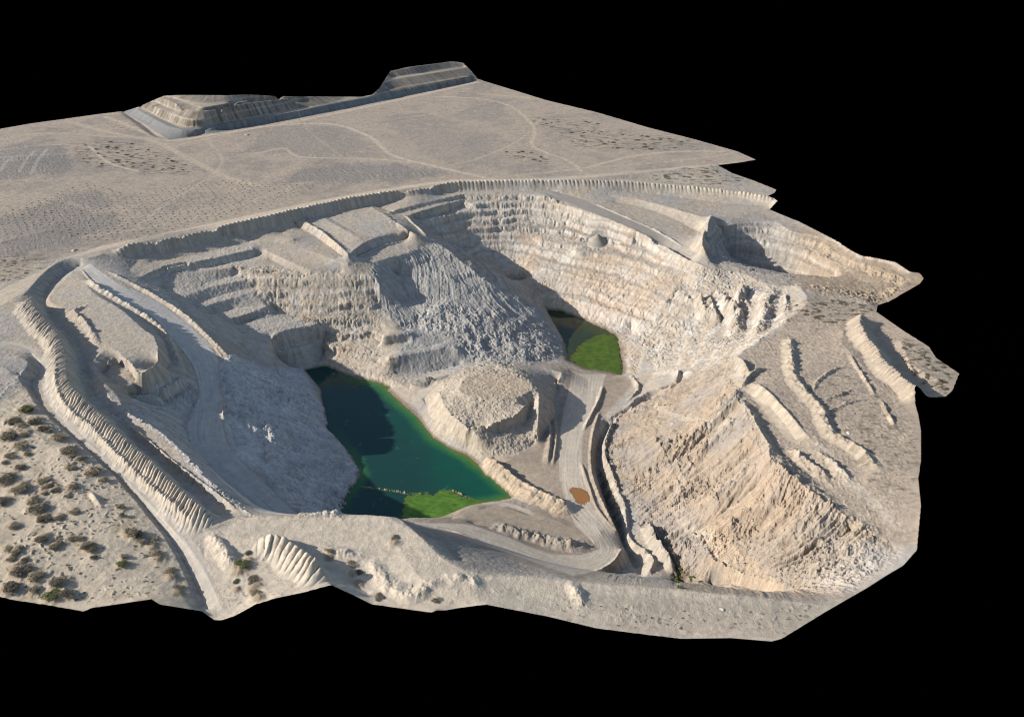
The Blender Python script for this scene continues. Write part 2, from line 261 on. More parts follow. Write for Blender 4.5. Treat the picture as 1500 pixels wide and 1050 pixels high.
# the causeway and spits must stand above the water again
for l in ([(527,708,-46.8),(535,711,-46.8),(555,713.5,-46.9),(575,715.5,-46.7),(582,716.5,-46.7),(595,720,-46.8),(610,720.5,-47.0),(627,719,-47.1)], [(645,717,-47.0),(652,715.5,-46.9),(662,715.5,-46.9),(670,719,-47.0),(677,723,-47.3),(690,728,-47.4)]):
    cons.append(np.repeat(dense(PL(l), .2), 60, 0))
pts = np.vstack(cons)
gi, gj = to_grid(pts[:, 0], pts[:, 1])
Z = None
lev = []
k = 1
while min(nr, nt) // k > 12: lev.append(k); k *= 2
for k in lev[::-1]:
    n1, n2 = (nr + k - 1) // k + 1, (nt + k - 1) // k + 1
    a = np.clip(np.round(gi / k).astype(int), 0, n1 - 1); b = np.clip(np.round(gj / k).astype(int), 0, n2 - 1)
    idx = a * n2 + b
    cnt = np.bincount(idx, minlength=n1 * n2).reshape(n1, n2); sm = np.bincount(idx, weights=pts[:, 2], minlength=n1 * n2).reshape(n1, n2)
    fix = cnt > 0; val = np.where(fix, sm / np.maximum(cnt, 1), 0).astype(np.float32)
    if Z is None: Z = np.full((n1, n2), float(pts[:, 2].mean()), np.float32)
    else:
        up = np.repeat(np.repeat(Z, 2, 0), 2, 1)
        up = np.pad(up, ((0, 2), (0, 2)), mode='edge')
        up = (up + np.roll(up, 1, 0)) / 2; up = (up + np.roll(up, 1, 1)) / 2
        up[0] = up[1]; up[:, 0] = up[:, 1]
        Z = up[:n1, :n2].astype(np.float32)
    Z[fix] = val[fix]
    for it in range(260 if k > 8 else (120 if k > 1 else 45)):
        p = np.pad(Z, 1, mode='edge')
        Zn = (p[:-2, 1:-1] + p[2:, 1:-1] + p[1:-1, :-2] + p[1:-1, 2:]) * .25
        Zn[fix] = val[fix]; Z = Zn
Z = Z[:nr, :nt].copy()
def blur(a, n):
    for _ in range(n):
        p = np.pad(a, 1, mode='edge')
        a = (p[1:-1, 1:-1] * 2 + p[:-2, 1:-1] + p[2:, 1:-1] + p[1:-1, :-2] + p[1:-1, 2:]) / 6
    return a
Z = blur(Z, 1)
# ------------------------------------------------------------------ berms and other long ridges
REG = np.zeros((nr, nt), np.int16)     # which object a cell belongs to
def line_field(w, reach):
    """distance, side and arc length to a smooth world polyline, in a window of the grid"""
    g1, g2 = to_grid(w[:, 0], w[:, 1]); m = reach / float(cell.min()) + 4
    i0, i1 = max(0, int(g1.min() - m)), min(nr, int(g1.max() + m)); j0, j1 = max(0, int(g2.min() - m)), min(nt, int(g2.max() + m))
    D = np.full((i1 - i0, j1 - j0), 1e9, np.float32); S = np.zeros_like(D); SD = np.zeros_like(D)
    s = 0
    for a, b in zip(w[:-1], w[1:]):
        ln = float(np.hypot(*(b - a)[:2])) + 1e-6
        ga, gb = to_grid(np.array([a[0], b[0]]), np.array([a[1], b[1]])); mm = reach / float(rr[int(np.clip(ga.min(), 0, nr - 1))] * DT) + 3
        p0, p1 = max(i0, int(ga.min() - mm)), min(i1, int(ga.max() + mm) + 1); q0, q1 = max(j0, int(gb.min() - mm)), min(j1, int(gb.max() + mm) + 1)
        if p1 > p0 and q1 > q0:
            x = X[p0:p1, q0:q1] - a[0]; y = Y[p0:p1, q0:q1] - a[1]
            ux, uy = (b[0] - a[0]) / ln, (b[1] - a[1]) / ln
            t = np.clip(x * ux + y * uy, 0, ln); c = ux * y - uy * x
            d = np.hypot(x - t * ux, y - t * uy)
            sl = (slice(p0 - i0, p1 - i0), slice(q0 - j0, q1 - j0))
            near = d < D[sl]
            D[sl] = np.where(near, d, D[sl]); S[sl] = np.where(near, s + t, S[sl]); SD[sl] = np.where(near, np.sign(c), SD[sl])
        s += ln
    return (slice(i0, i1), slice(j0, j1)), D, S, SD, s
BERM = {}
def berm(reg, pts, h, wl, wr, lobe=0., pitch=2., skew=.5, taper=7., z=None, rough=.15, lobe_side=0):
    """ridge of tipped loads: left width wl, right width wr, lobes of the given pitch; h above the ground it stands on"""
    w = smooth_line(PL(pts), 6)
    sl, D, S, SD, tot = line_field(w, max(wl, wr) + 1)
    x, y = X[sl], Y[sl]
    W = np.where(SD > 0, wl, wr).astype(np.float32)
    W = W * (1 + .22 * perlin(S / 9 + 3 * reg, S * 0 + SD * 2.3) + .14 * perlin(S / 2.6 + 7 * reg, S * 0 + SD * 4.1))
    q = np.clip(1 - D / W, 0, 1)
    pr = q * q * (3 - 2 * q) * .55 + q * .45
    if lobe:
        ph = S / pitch + skew * (D * SD) / pitch + .3 * perlin(S / 13, D / 9) + .12 * perlin(S / 4, D / 4)
        cyc = ph - np.floor(ph)
        hid = np.floor(ph)
        rnd = (np.sin(hid * 12.9898 + reg) * 43758.5453) % 1
        lb = np.sqrt(np.clip(1 - (2 * cyc - 1) ** 2, 0, 1)) * (.65 + .55 * rnd)
        lo_ = lobe * np.where(SD * lobe_side > 0, np.clip(1 - D / (W * .55), 0, 1) * .9 + .1, 1.0) if lobe_side else lobe
        pr = pr * (1 - lo_ + lo_ * lb * 1.25)
    pr = pr * np.clip(np.minimum(S, tot - S) / taper + .1, 0, 1) * (1 + .22 * perlin(S / 16 + 5 * reg, S * 0 + 3.3))
    Z[sl] += h * pr * (1 + rough * fbm(x, y, 3.0, 3))
    if reg:
        m = (D < W * .97) & (S > .2) & (S < tot - .2)
        REG[sl][m] = reg
    BERM[reg] = (sl, D, S)
def ditch(pts, h, wd):
    w = smooth_line(PL(pts), 5); sl, D, S, SD, tot = line_field(w, wd + 1)
    Z[sl] -= h * sst(1, 0, D / wd) * np.clip(np.minimum(S, tot - S) / 3, 0, 1)
# left windrow, toothed perimeter berm, others
berm(1, [(48,438,0),(50,452,0),(62,470,0),(80,491,0),(93,512,0),(98,535,0),(99,560,0),(110,582,0),(133,604,0),(172,640,0),(215,682,-.5),(262,727,-.8),(300,762,-1),(312,772,-1)], 4.8, 5.0, 9.0, .40, 2.05, .75, lobe_side=1)
berm(2, [(165,368,.2),(225,355.5,.3),(300,340.5,.3),(375,323.5,.5),(435,310.5,.5),(495,296.5,.5),(555,286.5,.5),(612,279.5,.5),(657,272,.5),(700,269.5,.5),(760,268,.3),(820,268,0),(895,269,-.8),(970,274,-2.5),(1030,279,-3.5),(1090,286,-4.5),(1137,294,-5)], 2.1, 3.4, 3.9, .5, 2.55, .25, rough=.15)
berm(3, [(378,792,-.8),(412,800,-1),(440,817,-1),(460,835,-1),(480,855,-.5)], 4.6, 4, 9, .38, 3.0, .5)
berm(4, [(128,412,-3),(150,428,-4.2),(178,443,-5),(210,462,-6.3),(236,480,-7.4),(250,497,-8.5),(256,515,-10),(266,540,-12)], 2.5, 2.2, 3, .2, 4, .3, rough=.5)
berm(5, [(712,666,-44.4),(735,684,-44.4),(762,706,-44.4),(795,730,-44.2),(822,742,-44),(838,755,-43.8)], 4.0, 3.0, 8.0, .15, 5, .2, rough=.3)
berm(6, [(715,772,-41),(760,782,-41.4),(800,792,-41.8),(840,800,-42.3),(862,798,-42.8)], 3.4, 7, 5, .1, 6, .2, rough=.7)
berm(7, [(1158,495,-9),(1158,512,-8.5),(1160,545,-7.6),(1166,562,-7),(1179,577,-6.6),(1203,604,-6.2),(1217,633,-6),(1257,660,-6),(1290,692,-6)], 2.0, 3.0, 4.6, .15, 5, .2, rough=.8)
berm(8, [(1262,468,-9.5),(1257,482,-9),(1263,500,-8.5),(1280,523,-8),(1296,545,-7.5),(1316,563,-7),(1334,580,-6),(1343,595,-5.5)], 5.2, 7.5, 6.5, .22, 2.2, .3, rough=.15)
berm(9, [(1100,560,-7.6),(1125,582,-7.4),(1150,608,-7.3),(1178,640,-7.2)], 1.4, 1.8, 5.6, .2, 4, .2, rough=.3)
berm(10, [(946,765,-45),(955,785,-45),(967,808,-45),(988,842,-45.5)], 4.0, 2.2, 3.2, .15, 4, .2, rough=.5)
berm(0, HE[:-1], .9, 1.3, 1.8, .3, 3, .2, rough=.8)
berm(0, HL[:13], .5, .8, 1.0, rough=.8); berm(0, HR[6:12], .5, 1.0, .8, rough=.8)
berm(0, [(84,543,0),(83,571,0),(99,602,0),(133,630,0),(177,676,-.5),(215,712,-.8),(265,757,-1),(283,772,-1)], .9, 1.6, 1.4, .5, 1.6, .2, rough=1.2)
berm(0, [(170,611,-3),(207,638,-2.2),(262,683,-1.8),(312,720,-1.4),(350,750,-.8)], .8, 1, 1.2, rough=.8)
berm(0, [(912,802,-42.8),(900,822,-42.6),(875,837,-42.4),(840,845,-42)], .7, 1, 1.2, rough=.6); berm(0, [(640,772,-35),(672,781,-36),(740,808,-38.5),(800,828,-40.5)], .5, .8, .8, rough=.6)
berm(0, [(370,758,0),(420,757,0),(460,756,0),(517,755,0)], .5, 1.2, 1.0, rough=.8); berm(0, [(1036,393,-15.5),(1000,377,-14),(970,359,-12.6),(928,338,-10.5),(880,317,-8)], .9, .9, 1.1, rough=.4); berm(0, [(1000,361,-13.4),(958,337,-11.4),(910,316,-9),(868,298,-6.8)], .8, .8, .8, rough=.4)
berm(0, [(445,324,-4),(475,344,-4.8),(508,372,-5.6)], .9, 1, 1, rough=.5); berm(0, [(592,312,-4.6),(627,345,-8)], 1.2, 1, 1.2, rough=.5); berm(0, [(516,380,-9.6),(560,362,-9.4),(600,352,-9.4)], .8, 1, 1, rough=.5)
berm(0, [(878,604,-45),(868,640,-44.7),(866,675,-44.4),(870,705,-44.2),(888,748,-43.6),(902,775,-43.3)], 1.1, 1.2, 1.5, .3, 3, .2, rough=.5)
berm(0, [(852,678,-44.2),(862,710,-44),(875,745,-43.6),(900,775,-43)], .7, 1, 1.2); berm(0, [(884,565,-45.5),(878,585,-45),(866,610,-45),(855,630,-44.8)], 1.2, 1.3, 1.6)
berm(0, [(800,600,-45.2),(806,640,-45),(802,680,-44.6)], 1.6, 1.6, 2.6, rough=.5); berm(0, [(812,612,-45.2),(815,645,-45),(810,682,-44.6)], 1.0, 1.2, 1.6, rough=.5)
berm(0, [(960,545,-43),(990,556,-40),(985,572,-38),(950,580,-42),(915,600,-44)], 2, 2, 3, rough=.5)
berm(0, [(1081,525,-9.5),(1092,542,-9.2),(1098,552,-9)], 2.6, 2, 3, rough=.5); berm(0, [(1126,540,-8.2),(1105,548,-8.8),(1085,570,-9)], 2.0, 1.5, 2)
berm(0, [(1160,655,-8.4),(1180,678,-8.4),(1220,705,-8)], 2.2, 2.4, 3.6, rough=1.); berm(0, [(1195,655,-6),(1230,685,-6.2),(1245,705,-6.4)], 1.7, 3.2, 4.4, rough=1.)
berm(0, [(540,815,-1.2),(552,835,-1.5),(575,860,-2),(607,872,-2.4),(645,848,-1.8)], 1.1, 5, 3, rough=.8); berm(0, [(457,806,-1.4),(500,808,-1.2),(535,815,-1.2)], 1.1, 4, 3, rough=.8)
berm(0, [(645,848,-1.8),(690,850,-2),(700,868,-2.5)], 1.3, 4, 4, rough=.8); berm(0, [(305,785,-1),(325,800,-1),(345,835,-1.5)], 1.9, 3, 4, rough=.7)
berm(0, [(835,852,-4),(848,875,-4.8),(855,890,-5)], 1.9, 3.5, 3, rough=.6)
berm(0, [(128,448,-2.8),(110,458,-2.8),(122,470,-2.8),(135,487,-2.6),(145,505,-2.6)], 1.4, 2, 2.6, rough=1.2)
berm(0, [(1040,790,-33),(1035,815,-34),(1060,845,-34),(1110,868,-28)], 1.2, 3, 3, rough=.4)
berm(0, [(132,720,1.4),(146,738,1.4),(150,742,1.4)], 1.6, 1.5, 1.5); berm(0, [(150,741,1.4),(185,731,1.8)], 1, 1.2, 1.2)
for l_ in ([(1190,578,-7),(1198,560,-7),(1218,546,-7),(1238,538,-7)], [(1190,592,-7),(1225,583,-6.5),(1250,570,-6)], [(1193,606,-7),(1215,604,-6.5),(1240,592,-6),(1262,588,-6)], [(1290,585,-5.5),(1302,610,-5.5),(1312,628,-5.3)], [(1245,520,-6.4),(1262,548,-6),(1282,580,-5.6)]): berm(0, l_, .9, 1.1, 1.4, rough=1)
for k, (dx, hh, l_) in enumerate([(0, 3.2, 30), (22, 4.6, 44), (38, 3.8, 52), (58, 4.4, 46), (80, 3.0, 36)]): berm(0, [(1000 + dx, 424 - k, -23 + k * 1.6), (1006 + dx * 1.05, 424 + l_ * .4, -26 + 1.6 * k), (1011 + dx * 1.04, 424 + l_ * .75, -29.5 + 1.6 * k), (1007 + dx * 1.02, 424 + l_, -32 + 1.6 * k)], hh, 2.8 + .5 * (k % 2), 4.4 - .4 * (k % 3), .25, 5, rough=.9, taper=9)
berm(0, [(1094,418,-17),(1084,440,-23),(1078,466,-27),(1080,492,-26)], 4.6, 5, 6, .2, 6, rough=.8, taper=10); berm(0, [(1130,425,-14.5),(1121,448,-18),(1116,472,-20),(1104,500,-18)], 5, 7, 5, .2, 7, rough=.7, taper=12); berm(0, [(1150,428,-12.5),(1152,460,-12)], 2, 3, 5, rough=.6)
for a in range(6): berm(0, [(552 + 4.5 * a, 311 + 4 * a, -4.6), (570 + 4.5 * a, 309.5 + 4 * a, -4.6)], .8, 1, 1.2)
ditch([(700,744,-43),(740,740,-43),(782,754,-43)], .6, 2); ditch([(735,690,-44.5),(770,715,-44.4),(800,738,-44)], .7, 2)
# cone of gravel on the east bench, rubble heap by the lake
def cast(px, py):
    """first point of the ground met from the survey viewpoint"""
    zz = np.arange(24, -60, -.12); q = np.array([P(px, py, v) for v in zz])
    a_, b_ = to_grid(q[:, 0], q[:, 1]); g_ = Z[np.clip(np.round(a_).astype(int), 0, nr - 1), np.clip(np.round(b_).astype(int), 0, nt - 1)]
    k = np.nonzero(g_ >= q[:, 2])[0]; k = k[0] if len(k) else len(zz) - 1
    return q[k][0], q[k][1], float(g_[k])
def cone(reg, px, py, z, h, r, ex=1., rough=.1):
    z = cast(px, py)[2] - .5
    c = P(px, py, z); d = np.hypot((X - c[0]) / ex, Y - c[1])
    q = np.clip(1 - d / r, 0, 1); Z[:] = np.where(q > 0, np.maximum(Z, z + h * q * (1 + rough * fbm(X, Y, 2.5, 3)) - .3), Z)
    REG[q > .05] = reg
berm(0, [(1044,318,-7),(1036,330,-6),(1030,346,-6),(1029,362,-8),(1036,376,-11)], 2.4, 8, 7, .15, 6, rough=.4)
for l_, hh in (([(1095,602,-9),(1050,640,-20),(1000,680,-31),(960,705,-38)], 1.8), ([(1122,655,-8),(1075,700,-19),(1030,735,-29),(1000,760,-36)], 2.2), ([(1150,695,-8),(1110,735,-18),(1065,775,-29),(1040,800,-34)], 2.4), ([(1195,735,-9),(1160,770,-15),(1120,800,-23)], 1.8), ([(1060,610,-18),(1010,650,-29),(950,670,-37)], 1.4)):
    berm(0, l_, hh, 7, 5, .25, 6, rough=1.1, taper=14)
for l_ in ([(1110,640,-9),(1060,685,-21),(1000,725,-33)], [(1140,680,-9),(1090,722,-20),(1040,765,-31)], [(1170,712,-9),(1130,755,-19),(1085,790,-28)], [(1085,605,-12),(1030,655,-26),(975,690,-36)]): ditch(l_, 1.3, 4.5)
ditch([(1002,570,-41),(985,580,-42),(950,590,-43.5),(915,607,-45),(893,625,-46.5),(880,650,-47),(877,690,-47),(894,745,-47),(906,772,-47),(918,800,-47.3),(936,832,-47.5)], 2.4, 2.8)
berm(0, [(925,602,-43.6),(905,612,-44.5),(890,640,-45),(886,665,-44.8),(899,705,-44.8),(915,745,-45),(922,785,-45),(950,812,-45),(957,828,-45),(946,850,-45.5)], 1.9, 1.6, 2.2, rough=.9)
berm(0, [(925,548,-46),(935,575,-45.5),(918,590,-45)], 1.3, 1.5, 2, rough=1); berm(0, [(1036,780,-34),(1030,800,-35),(1045,825,-35),(1090,862,-30)], 1.0, 2, 2.5, rough=.8)
REG_MOUND = 13
# ------------------------------------------------------------------ zones, in survey-picture polygons
PXX, PYY = to_px(X, Y, Z)
NJ = fbm(X, Y, 14, 4); NJ2 = fbm(X, Y, 3.2, 3)
def zone(poly, soft=4., jit=5.):
    a = np.asarray(poly, float); m = soft + jit + 2
    k = (PXX > a[:, 0].min() - m) & (PXX < a[:, 0].max() + m) & (PYY > a[:, 1].min() - m) & (PYY < a[:, 1].max() + m)
    out = np.zeros((nr, nt), np.float32)
    if k.any():
        d = sdf(PXX[k], PYY[k], a) + jit * (NJ[k] * 1.3 + NJ2[k] * .6)
        out[k] = sst(soft, -soft, d)
    return out
z_plain = zone([(-200,100),(720,60),(1120,215),(1110,238),(1050,240),(880,256),(700,263),(612,273),(435,302),(300,330),(150,364),(60,384),(0,412),(-200,460)], 2, 0)
z_heap = zone([(176,158),(215,180),(252,201),(350,185),(450,168),(560,146),(700,117),(690,60),(200,60)], 1, 0)
z_bank = zone([(178,162),(198,158),(266,189),(350,177),(450,159),(545,140),(600,133),(690,113),(695,119),(560,149),(450,171),(350,189),(248,205)], 1, 0)
z_wallW = zone([(318,530),(345,520),(392,540),(440,540),(475,600),(480,630),(530,690),(500,760),(440,752),(400,715),(340,665),(328,620)], 5, 4)
z_benchW = zone([(195,412),(235,395),(372,350),(385,440),(405,460),(470,470),(480,530),(440,545),(400,535),(330,495)], 5, 4)
z_wallL = zone([(340,390),(450,398),(552,400),(560,470),(600,560),(560,570),(480,535),(470,475),(400,455)], 5, 5)
z_nose = zone([(545,384),(605,366),(640,355),(680,380),(740,425),(790,445),(830,510),(815,530),(690,535),(660,545),(575,550),(590,485),(552,450)], 5, 5)
z_wallE = zone([(620,322),(680,286),(800,288),(900,328),(1010,385),(1000,430),(950,480),(930,560),(900,490),(800,455),(700,400)], 5, 4)
z_spur = zone([(1000,385),(1060,393),(1115,412),(1160,420),(1150,475),(1080,520),(1060,560),(960,545),(930,500),(960,470),(985,425)], 5, 5)
z_scree = zone([(1075,522),(1078,580),(1115,636),(1130,675),(1205,735),(1330,805),(1240,880),(1000,868),(935,755),(900,705),(885,655),(900,612),(985,565)], 6, 6)
z_floor = zone([(835,542),(905,550),(930,560),(880,615),(868,700),(915,780),(905,835),(840,850),(600,770),(690,735),(790,750),(700,680),(760,665),(810,630)], 4, 2)
z_front = zone([(300,780),(370,757),(560,754),(600,775),(680,836),(840,850),(1000,864),(1200,884),(1250,876),(1150,960),(860,960),(300,960)], 3, 2)
z_dune = zone([(-200,600),(25,555),(60,600),(165,695),(240,787),(290,892),(300,960),(-200,960)], 4, 4)
z_right = zone([(1085,525),(1145,478),(1190,430),(1290,455),(1420,540),(1400,600),(1350,600),(1360,800),(1300,800),(1200,730),(1130,670),(1095,600)], 4, 3)
z_pit2 = zone([(1030,322),(1110,312),(1160,330),(1360,390),(1360,420),(1290,450),(1120,412),(1040,384)], 4, 3)
z_mound = zone([(622,583),(642,560),(690,538),(750,534),(800,560),(815,575),(812,608),(797,640),(760,664),(718,668),(680,655),(640,632)], 3, 3)
z_ditchveg = zone([(878,688),(890,700),(912,760),(912,790),(900,770),(880,720)], 3, 4) + zone([(985,828),(1003,832),(1030,858),(1040,870),(980,865)], 2, 3)
# objects taken out of the terrain sheet
REG[(z_mound > .5) & (REG == 0)] = 13
REG[(z_heap > .5) & (Z > .6)] = 14
REG[(z_bank > .5) & (Z < 3.4) & (PXX > 160)] = 15
# ------------------------------------------------------------------ roads (flat strips of their own)
ROADS = {}
def road(reg, left, right, soft=1.5):
    m = zone(list(left) + list(right)[::-1], soft, .6)
    REG[(m > .5) & (REG == 0) & ((Z < -1.6) | (reg != 20))] = reg
    ROADS[reg] = m
    return m
road(20, [(119,394),(140,417),(180,442),(225,465),(262,506),(282,532),(291,556),(293,580),(285,600),(275,622),(278,643),(291,667),(322,702),(375,747),(400,766),(437,757)],
     [(132,386),(150,400),(178,419),(200,425),(232,442),(275,472),(304,501),(320,527),(319,545),(322,562),(327,585),(325,620),(332,650),(359,682),(384,702),(409,729),(436,753)])
road(21, [(600,769),(672,781),(740,808),(800,829),(840,843),(875,836),(899,821),(909,803),(905,787),(888,768),(868,742),(856,705),(852,680),(853,640),(862,610),(876,585),(884,560),(888,548)],
     [(610,765),(690,768),(740,785),(775,800),(812,812),(850,813),(877,804),(864,791),(842,767),(832,745),(820,700),(818,660),(822,620),(830,585),(836,560),(838,548)])
road(22, [(786,281),(835,300),(880,316),(928,337),(970,358),(1000,375),(1036,392),(1060,394)], [(800,280),(820,282),(868,297),(910,315),(958,336),(1000,360),(1045,384),(1078,390)])
road(23, [(-90,455),(0,425),(60,396),(100,376),(150,360),(225,345),(300,329),(435,300),(555,278),(660,263),(800,262),(880,255),(1030,242),(1080,238)], [(-90,480),(0,448),(40,425),(72,392),(105,377),(150,366),(225,351),(300,336),(435,306),(555,283),(660,267),(800,265),(880,259),(1030,245),(1060,242)], 1)
road(24, [(-90,515),(0,508),(25,512),(45,520),(58,540),(62,560),(66,585),(90,618),(135,660),(180,702),(212,738),(243,778),(268,815),(292,855),(310,893)],
     [(-90,496),(0,500),(30,502),(55,512),(68,532),(73,560),(77,583),(104,615),(150,660),(195,703),(228,735),(270,773),(295,810),(312,850),(330,900)])
road(25, [(905,262),(990,270),(1060,277),(1134,286)], [(900,265),(985,273),(1060,281),(1130,290)], 1)
# ------------------------------------------------------------------ fall-line streaks (gullies, rills)
def lic(src, zb, n, step):
    gy_, gx_ = np.gradient(zb); m = np.hypot(gx_, gy_) + 1e-6
    gx_ /= m; gy_ /= m
    acc = src.copy(); h, w = src.shape
    for sg in (1, -1):
        pi = np.repeat(np.arange(h, dtype=np.float32)[:, None], w, 1); pj = np.repeat(np.arange(w, dtype=np.float32)[None, :], h, 0)
        for q in range(n):
            a = np.clip(pi, 0, h - 1).astype(np.int32); b = np.clip(pj, 0, w - 1).astype(np.int32)
            pi += gy_[a, b] * step * sg; pj += gx_[a, b] * step * sg
            a = np.clip(pi, 0, h - 1).astype(np.int32); b = np.clip(pj, 0, w - 1).astype(np.int32)
            acc += src[a, b]
    acc -= acc.mean()
    return acc / acc.std()
zs = blur(Z, 6)
src = blur(rng.standard_normal((nr, nt)).astype(np.float32), 1)
G1 = lic(src, zs, 12, 1.6)
ds = 3
zc = blur(zs[::ds, ::ds], 8); srcc = blur(rng.standard_normal(zc.shape).astype(np.float32), 2)
g = lic(srcc, zc, 14, 1.5)
G2 = np.repeat(np.repeat(g, ds, 0), ds, 1)[:nr, :nt]; G2 = blur(G2, 4)
gy_, gx_ = np.gradient(zs); SLOPE = np.hypot(gx_, gy_) / cell
steep = sst(.25, .75, SLOPE)
# strata ledges on the walls
def ledges(mask, h, k=.6, warp=.5):
    global Z
    zz = Z + warp * NJ
    q = zz / h; f = q - np.floor(q)
    st = (np.floor(q) + .12 * f + .88 * sst(.40, .78, f)) * h
    Z = Z + mask * k * (st - zz)
_w = np.vstack([outw, outw[:1]]); _sl, _D, _S, _SD, _t = line_field(_w, 9.0)
EDGE = np.full((nr, nt), 9.0, np.float32); EDGE[_sl] = np.minimum(_D, 9.0); del _D, _S, _SD
Z_base = Z.copy()
# rock, scree and sand relief
n_b = fbm(X, Y, 16, 5, .55); n_m = fbm(X, Y, 5.0, 5, .6); n_r = fbm(X, Y, 6.0, 5, .6, True); n_f = fbm(X, Y, 1.5, 4, .65); n_l = fbm(X + 77, Y, 30, 4, .5)
z_cutL = zone([(185,605),(232,634),(315,720),(372,757),(328,708),(288,663),(276,640),(285,600),(292,560),(262,545),(236,560),(200,575)], 3, 3)
z_hum = zone([(600,470),(640,448),(700,452),(790,480),(822,515),(780,532),(700,533),(672,505)], 12, 10)
rock = np.clip(z_wallW * .75 + z_wallL * .6 + z_nose * (.12 + .5 * z_hum) + z_wallE * .6 + z_spur * .8 + z_benchW * .22 + z_mound * .3 + .55 * z_cutL, 0, 1)
patch = sst(-.25, .35, n_l)                 # rougher and smoother stretches of rock
quiet = np.clip(z_floor + z_plain, 0, 1)
for r_, m_ in ROADS.items(): quiet = np.maximum(quiet, m_)
bermm = ((REG >= 1) & (REG <= 10)).astype(np.float32)
wild = 1 - np.maximum(quiet, blur(bermm, 2))
z_hum0 = 0
z_bn = zone([(555,485),(600,480),(665,498),(680,520),(675,540),(580,552),(562,520)], 3, 2)
rock *= 1 - .75 * z_bn
Z += wild * rock * ((.25 + .65 * patch) * n_r * (.4 + .8 * steep) + .55 * n_m + .3 * n_f + .9 * n_b)
Z += wild * (.25 + .75 * rock) * steep * (1 - .75 * z_bn) * (.15 * G1 * (1 - .65 * z_wallW) + .26 * G2 * (1 - .6 * z_wallW) * (1 - .6 * z_nose) * (1 - .5 * z_wallL)) * (.4 + .8 * patch)
Z += z_wallW * wild * (1 - zone([(325,610),(350,610),(395,650),(395,690),(350,680)], 8, 2)) * (1.3 * fbm(X + 40, Y, 13, 4, .5, True) + .75 * n_r * (.3 + patch) + .45 * n_m + .34 * n_f)
Z += z_nose * wild * (1.0 * n_b * (1 - z_bn) + .8 * z_hum * fbm(X + 9, Y, 8, 5, .55, True) * (1 - z_bn) + .20 * n_f + (.10 * G1 + .10 * G2) * (1 - z_bn) + .30 * n_m)
scr_top = zone([(1060,530),(1085,560),(1120,640),(1180,700),(1230,745),(1180,770),(1130,740),(1090,700),(1050,600)], 14, 10)
Z += scr_top * (1.3 * n_r + .6 * n_m)
z_toe = zone([(990,838),(1060,850),(1130,858),(1200,868),(1240,872),(1200,900),(1000,880)], 5, 2)
Z += z_scree * (1 - .85 * z_toe) * ((.20 * G1 + .50 * G2) * (.3 + steep) * (.3 + 1.3 * sst(-.4, .4, n_l + .3 * n_b)) + 1.5 * n_b + 1.0 * n_r * sst(-.1, .4, n_l) + .6 * n_m * sst(-.1, .5, n_b + .1) + .16 * n_f) * (1 - .8 * bermm)
Z += z_dune * (.55 * n_b + .5 * n_l + .14 * n_m + .05 * n_f)
Z += z_front * wild * (.35 * n_b * sst(0, 40, PYY - 765) + .10 * n_m + .5 * n_m * sst(.1, .4, n_b) * sst(805, 850, PYY) + .05 * n_f)
an_r = fbm(X / 4.5, Y, 2.2, 4, .6)
Z += z_right * wild * (.35 * n_b + .04 * n_m + .26 * an_r + .05 * n_f)
z_ = 0
Z += z_plain * (1 - z_heap) * (.5 * fbm(X, Y, 60, 3) + .05 * n_m + .05 * n_f)
Z += z_heap * (1 - z_bank) * steep * (.08 * G1 + .07 * G2)
Z += z_pit2 * (.5 * n_m + .5 * n_b + .3 * n_f + .5 * n_r) * sst(-8.5, -11, Z)
Z += z_mound * (.35 * n_m + .22 * n_f + .3 * n_b) * (1 - zone([(672,572),(690,581),(725,584),(760,581),(778,568),(768,553),(740,547),(700,547),(680,557)], 2, 1))
Z += .05 * n_m + .03 * n_f + wild * (1 - z_plain) * (1 - z_front) * (1 - z_dune) * (.13 * n_m + .13 * n_f)
chan = sst(.5, 2.0, -G2) * steep
chan *= 1 - z_toe
Z -= chan * (.95 * z_scree + .35 * z_wallW + .3 * z_spur + .10 * z_nose * (1 - z_bn))
brk = np.clip(np.abs(blur(Z_base, 4) - Z_base) / .22, 0, 1)     # broken crests and toes
brk = blur(brk, 2) * (1 - bermm) * (1 - z_toe) * (1 - z_heap) * (1 - z_plain)
for m_ in ROADS.values(): brk *= 1 - .7 * m_
Z += brk * (.55 * n_f + .45 * n_m)
ledges(z_wallE * sst(-29, -23, Z) * sst(1000, 950, PXX) * (.55 + .45 * patch), 3.6, .9, 1.3)
ledges(z_wallE * sst(-25, -31, Z) * (.4 + .6 * patch), 5.2, .5, 1.6)
ledges(z_wallL * (.25 + .75 * patch), 4.9, .7, 2.2); ledges(z_pit2 * .8 * sst(-9, -12, Z), 5, .7, 1.); ledges(z_nose * (1 - z_bn) * .5 * patch, 6, .5, 2.); ledges(z_spur * .4, 5, .5, 2.)
# cracks and small slips in the cut rock
wx, wy = X + 2.5 * NJ2, Y + 2.5 * n_m
crk = sst(.11, .0, np.abs(perlin(wx / 6.5, wy / 5.0))) + .7 * sst(.12, .0, np.abs(perlin(wx / 2.8 + 40, wy / 2.4)))
CRK = crk * np.clip(rock + z_scree * .7 + z_cutL * .4 + scr_top * .4, 0, 1) * wild * (1 - z_toe)
Z -= CRK * (.55 * sst(-.2, .3, n_l + .4 * n_b) + .12)
Z += wild * np.clip(rock + .5 * z_scree, 0, 1) * .22 * n_f * (1 - z_toe)
cone(11, 875, 356, -18, 6.6, 7.2, 1., .05)
cone(12, 630, 561, -45, 3.6, 4.6, 2.2, .9)
bump_s = sst(.30, .55, perlin(X / 1.6 + 50, Y / 1.6)) * sst(-.2, .3, n_l)
Z += bump_s * .35 * z_dune + bump_s * .16 * (z_right + z_front * sst(850, 880, PYY)) * wild
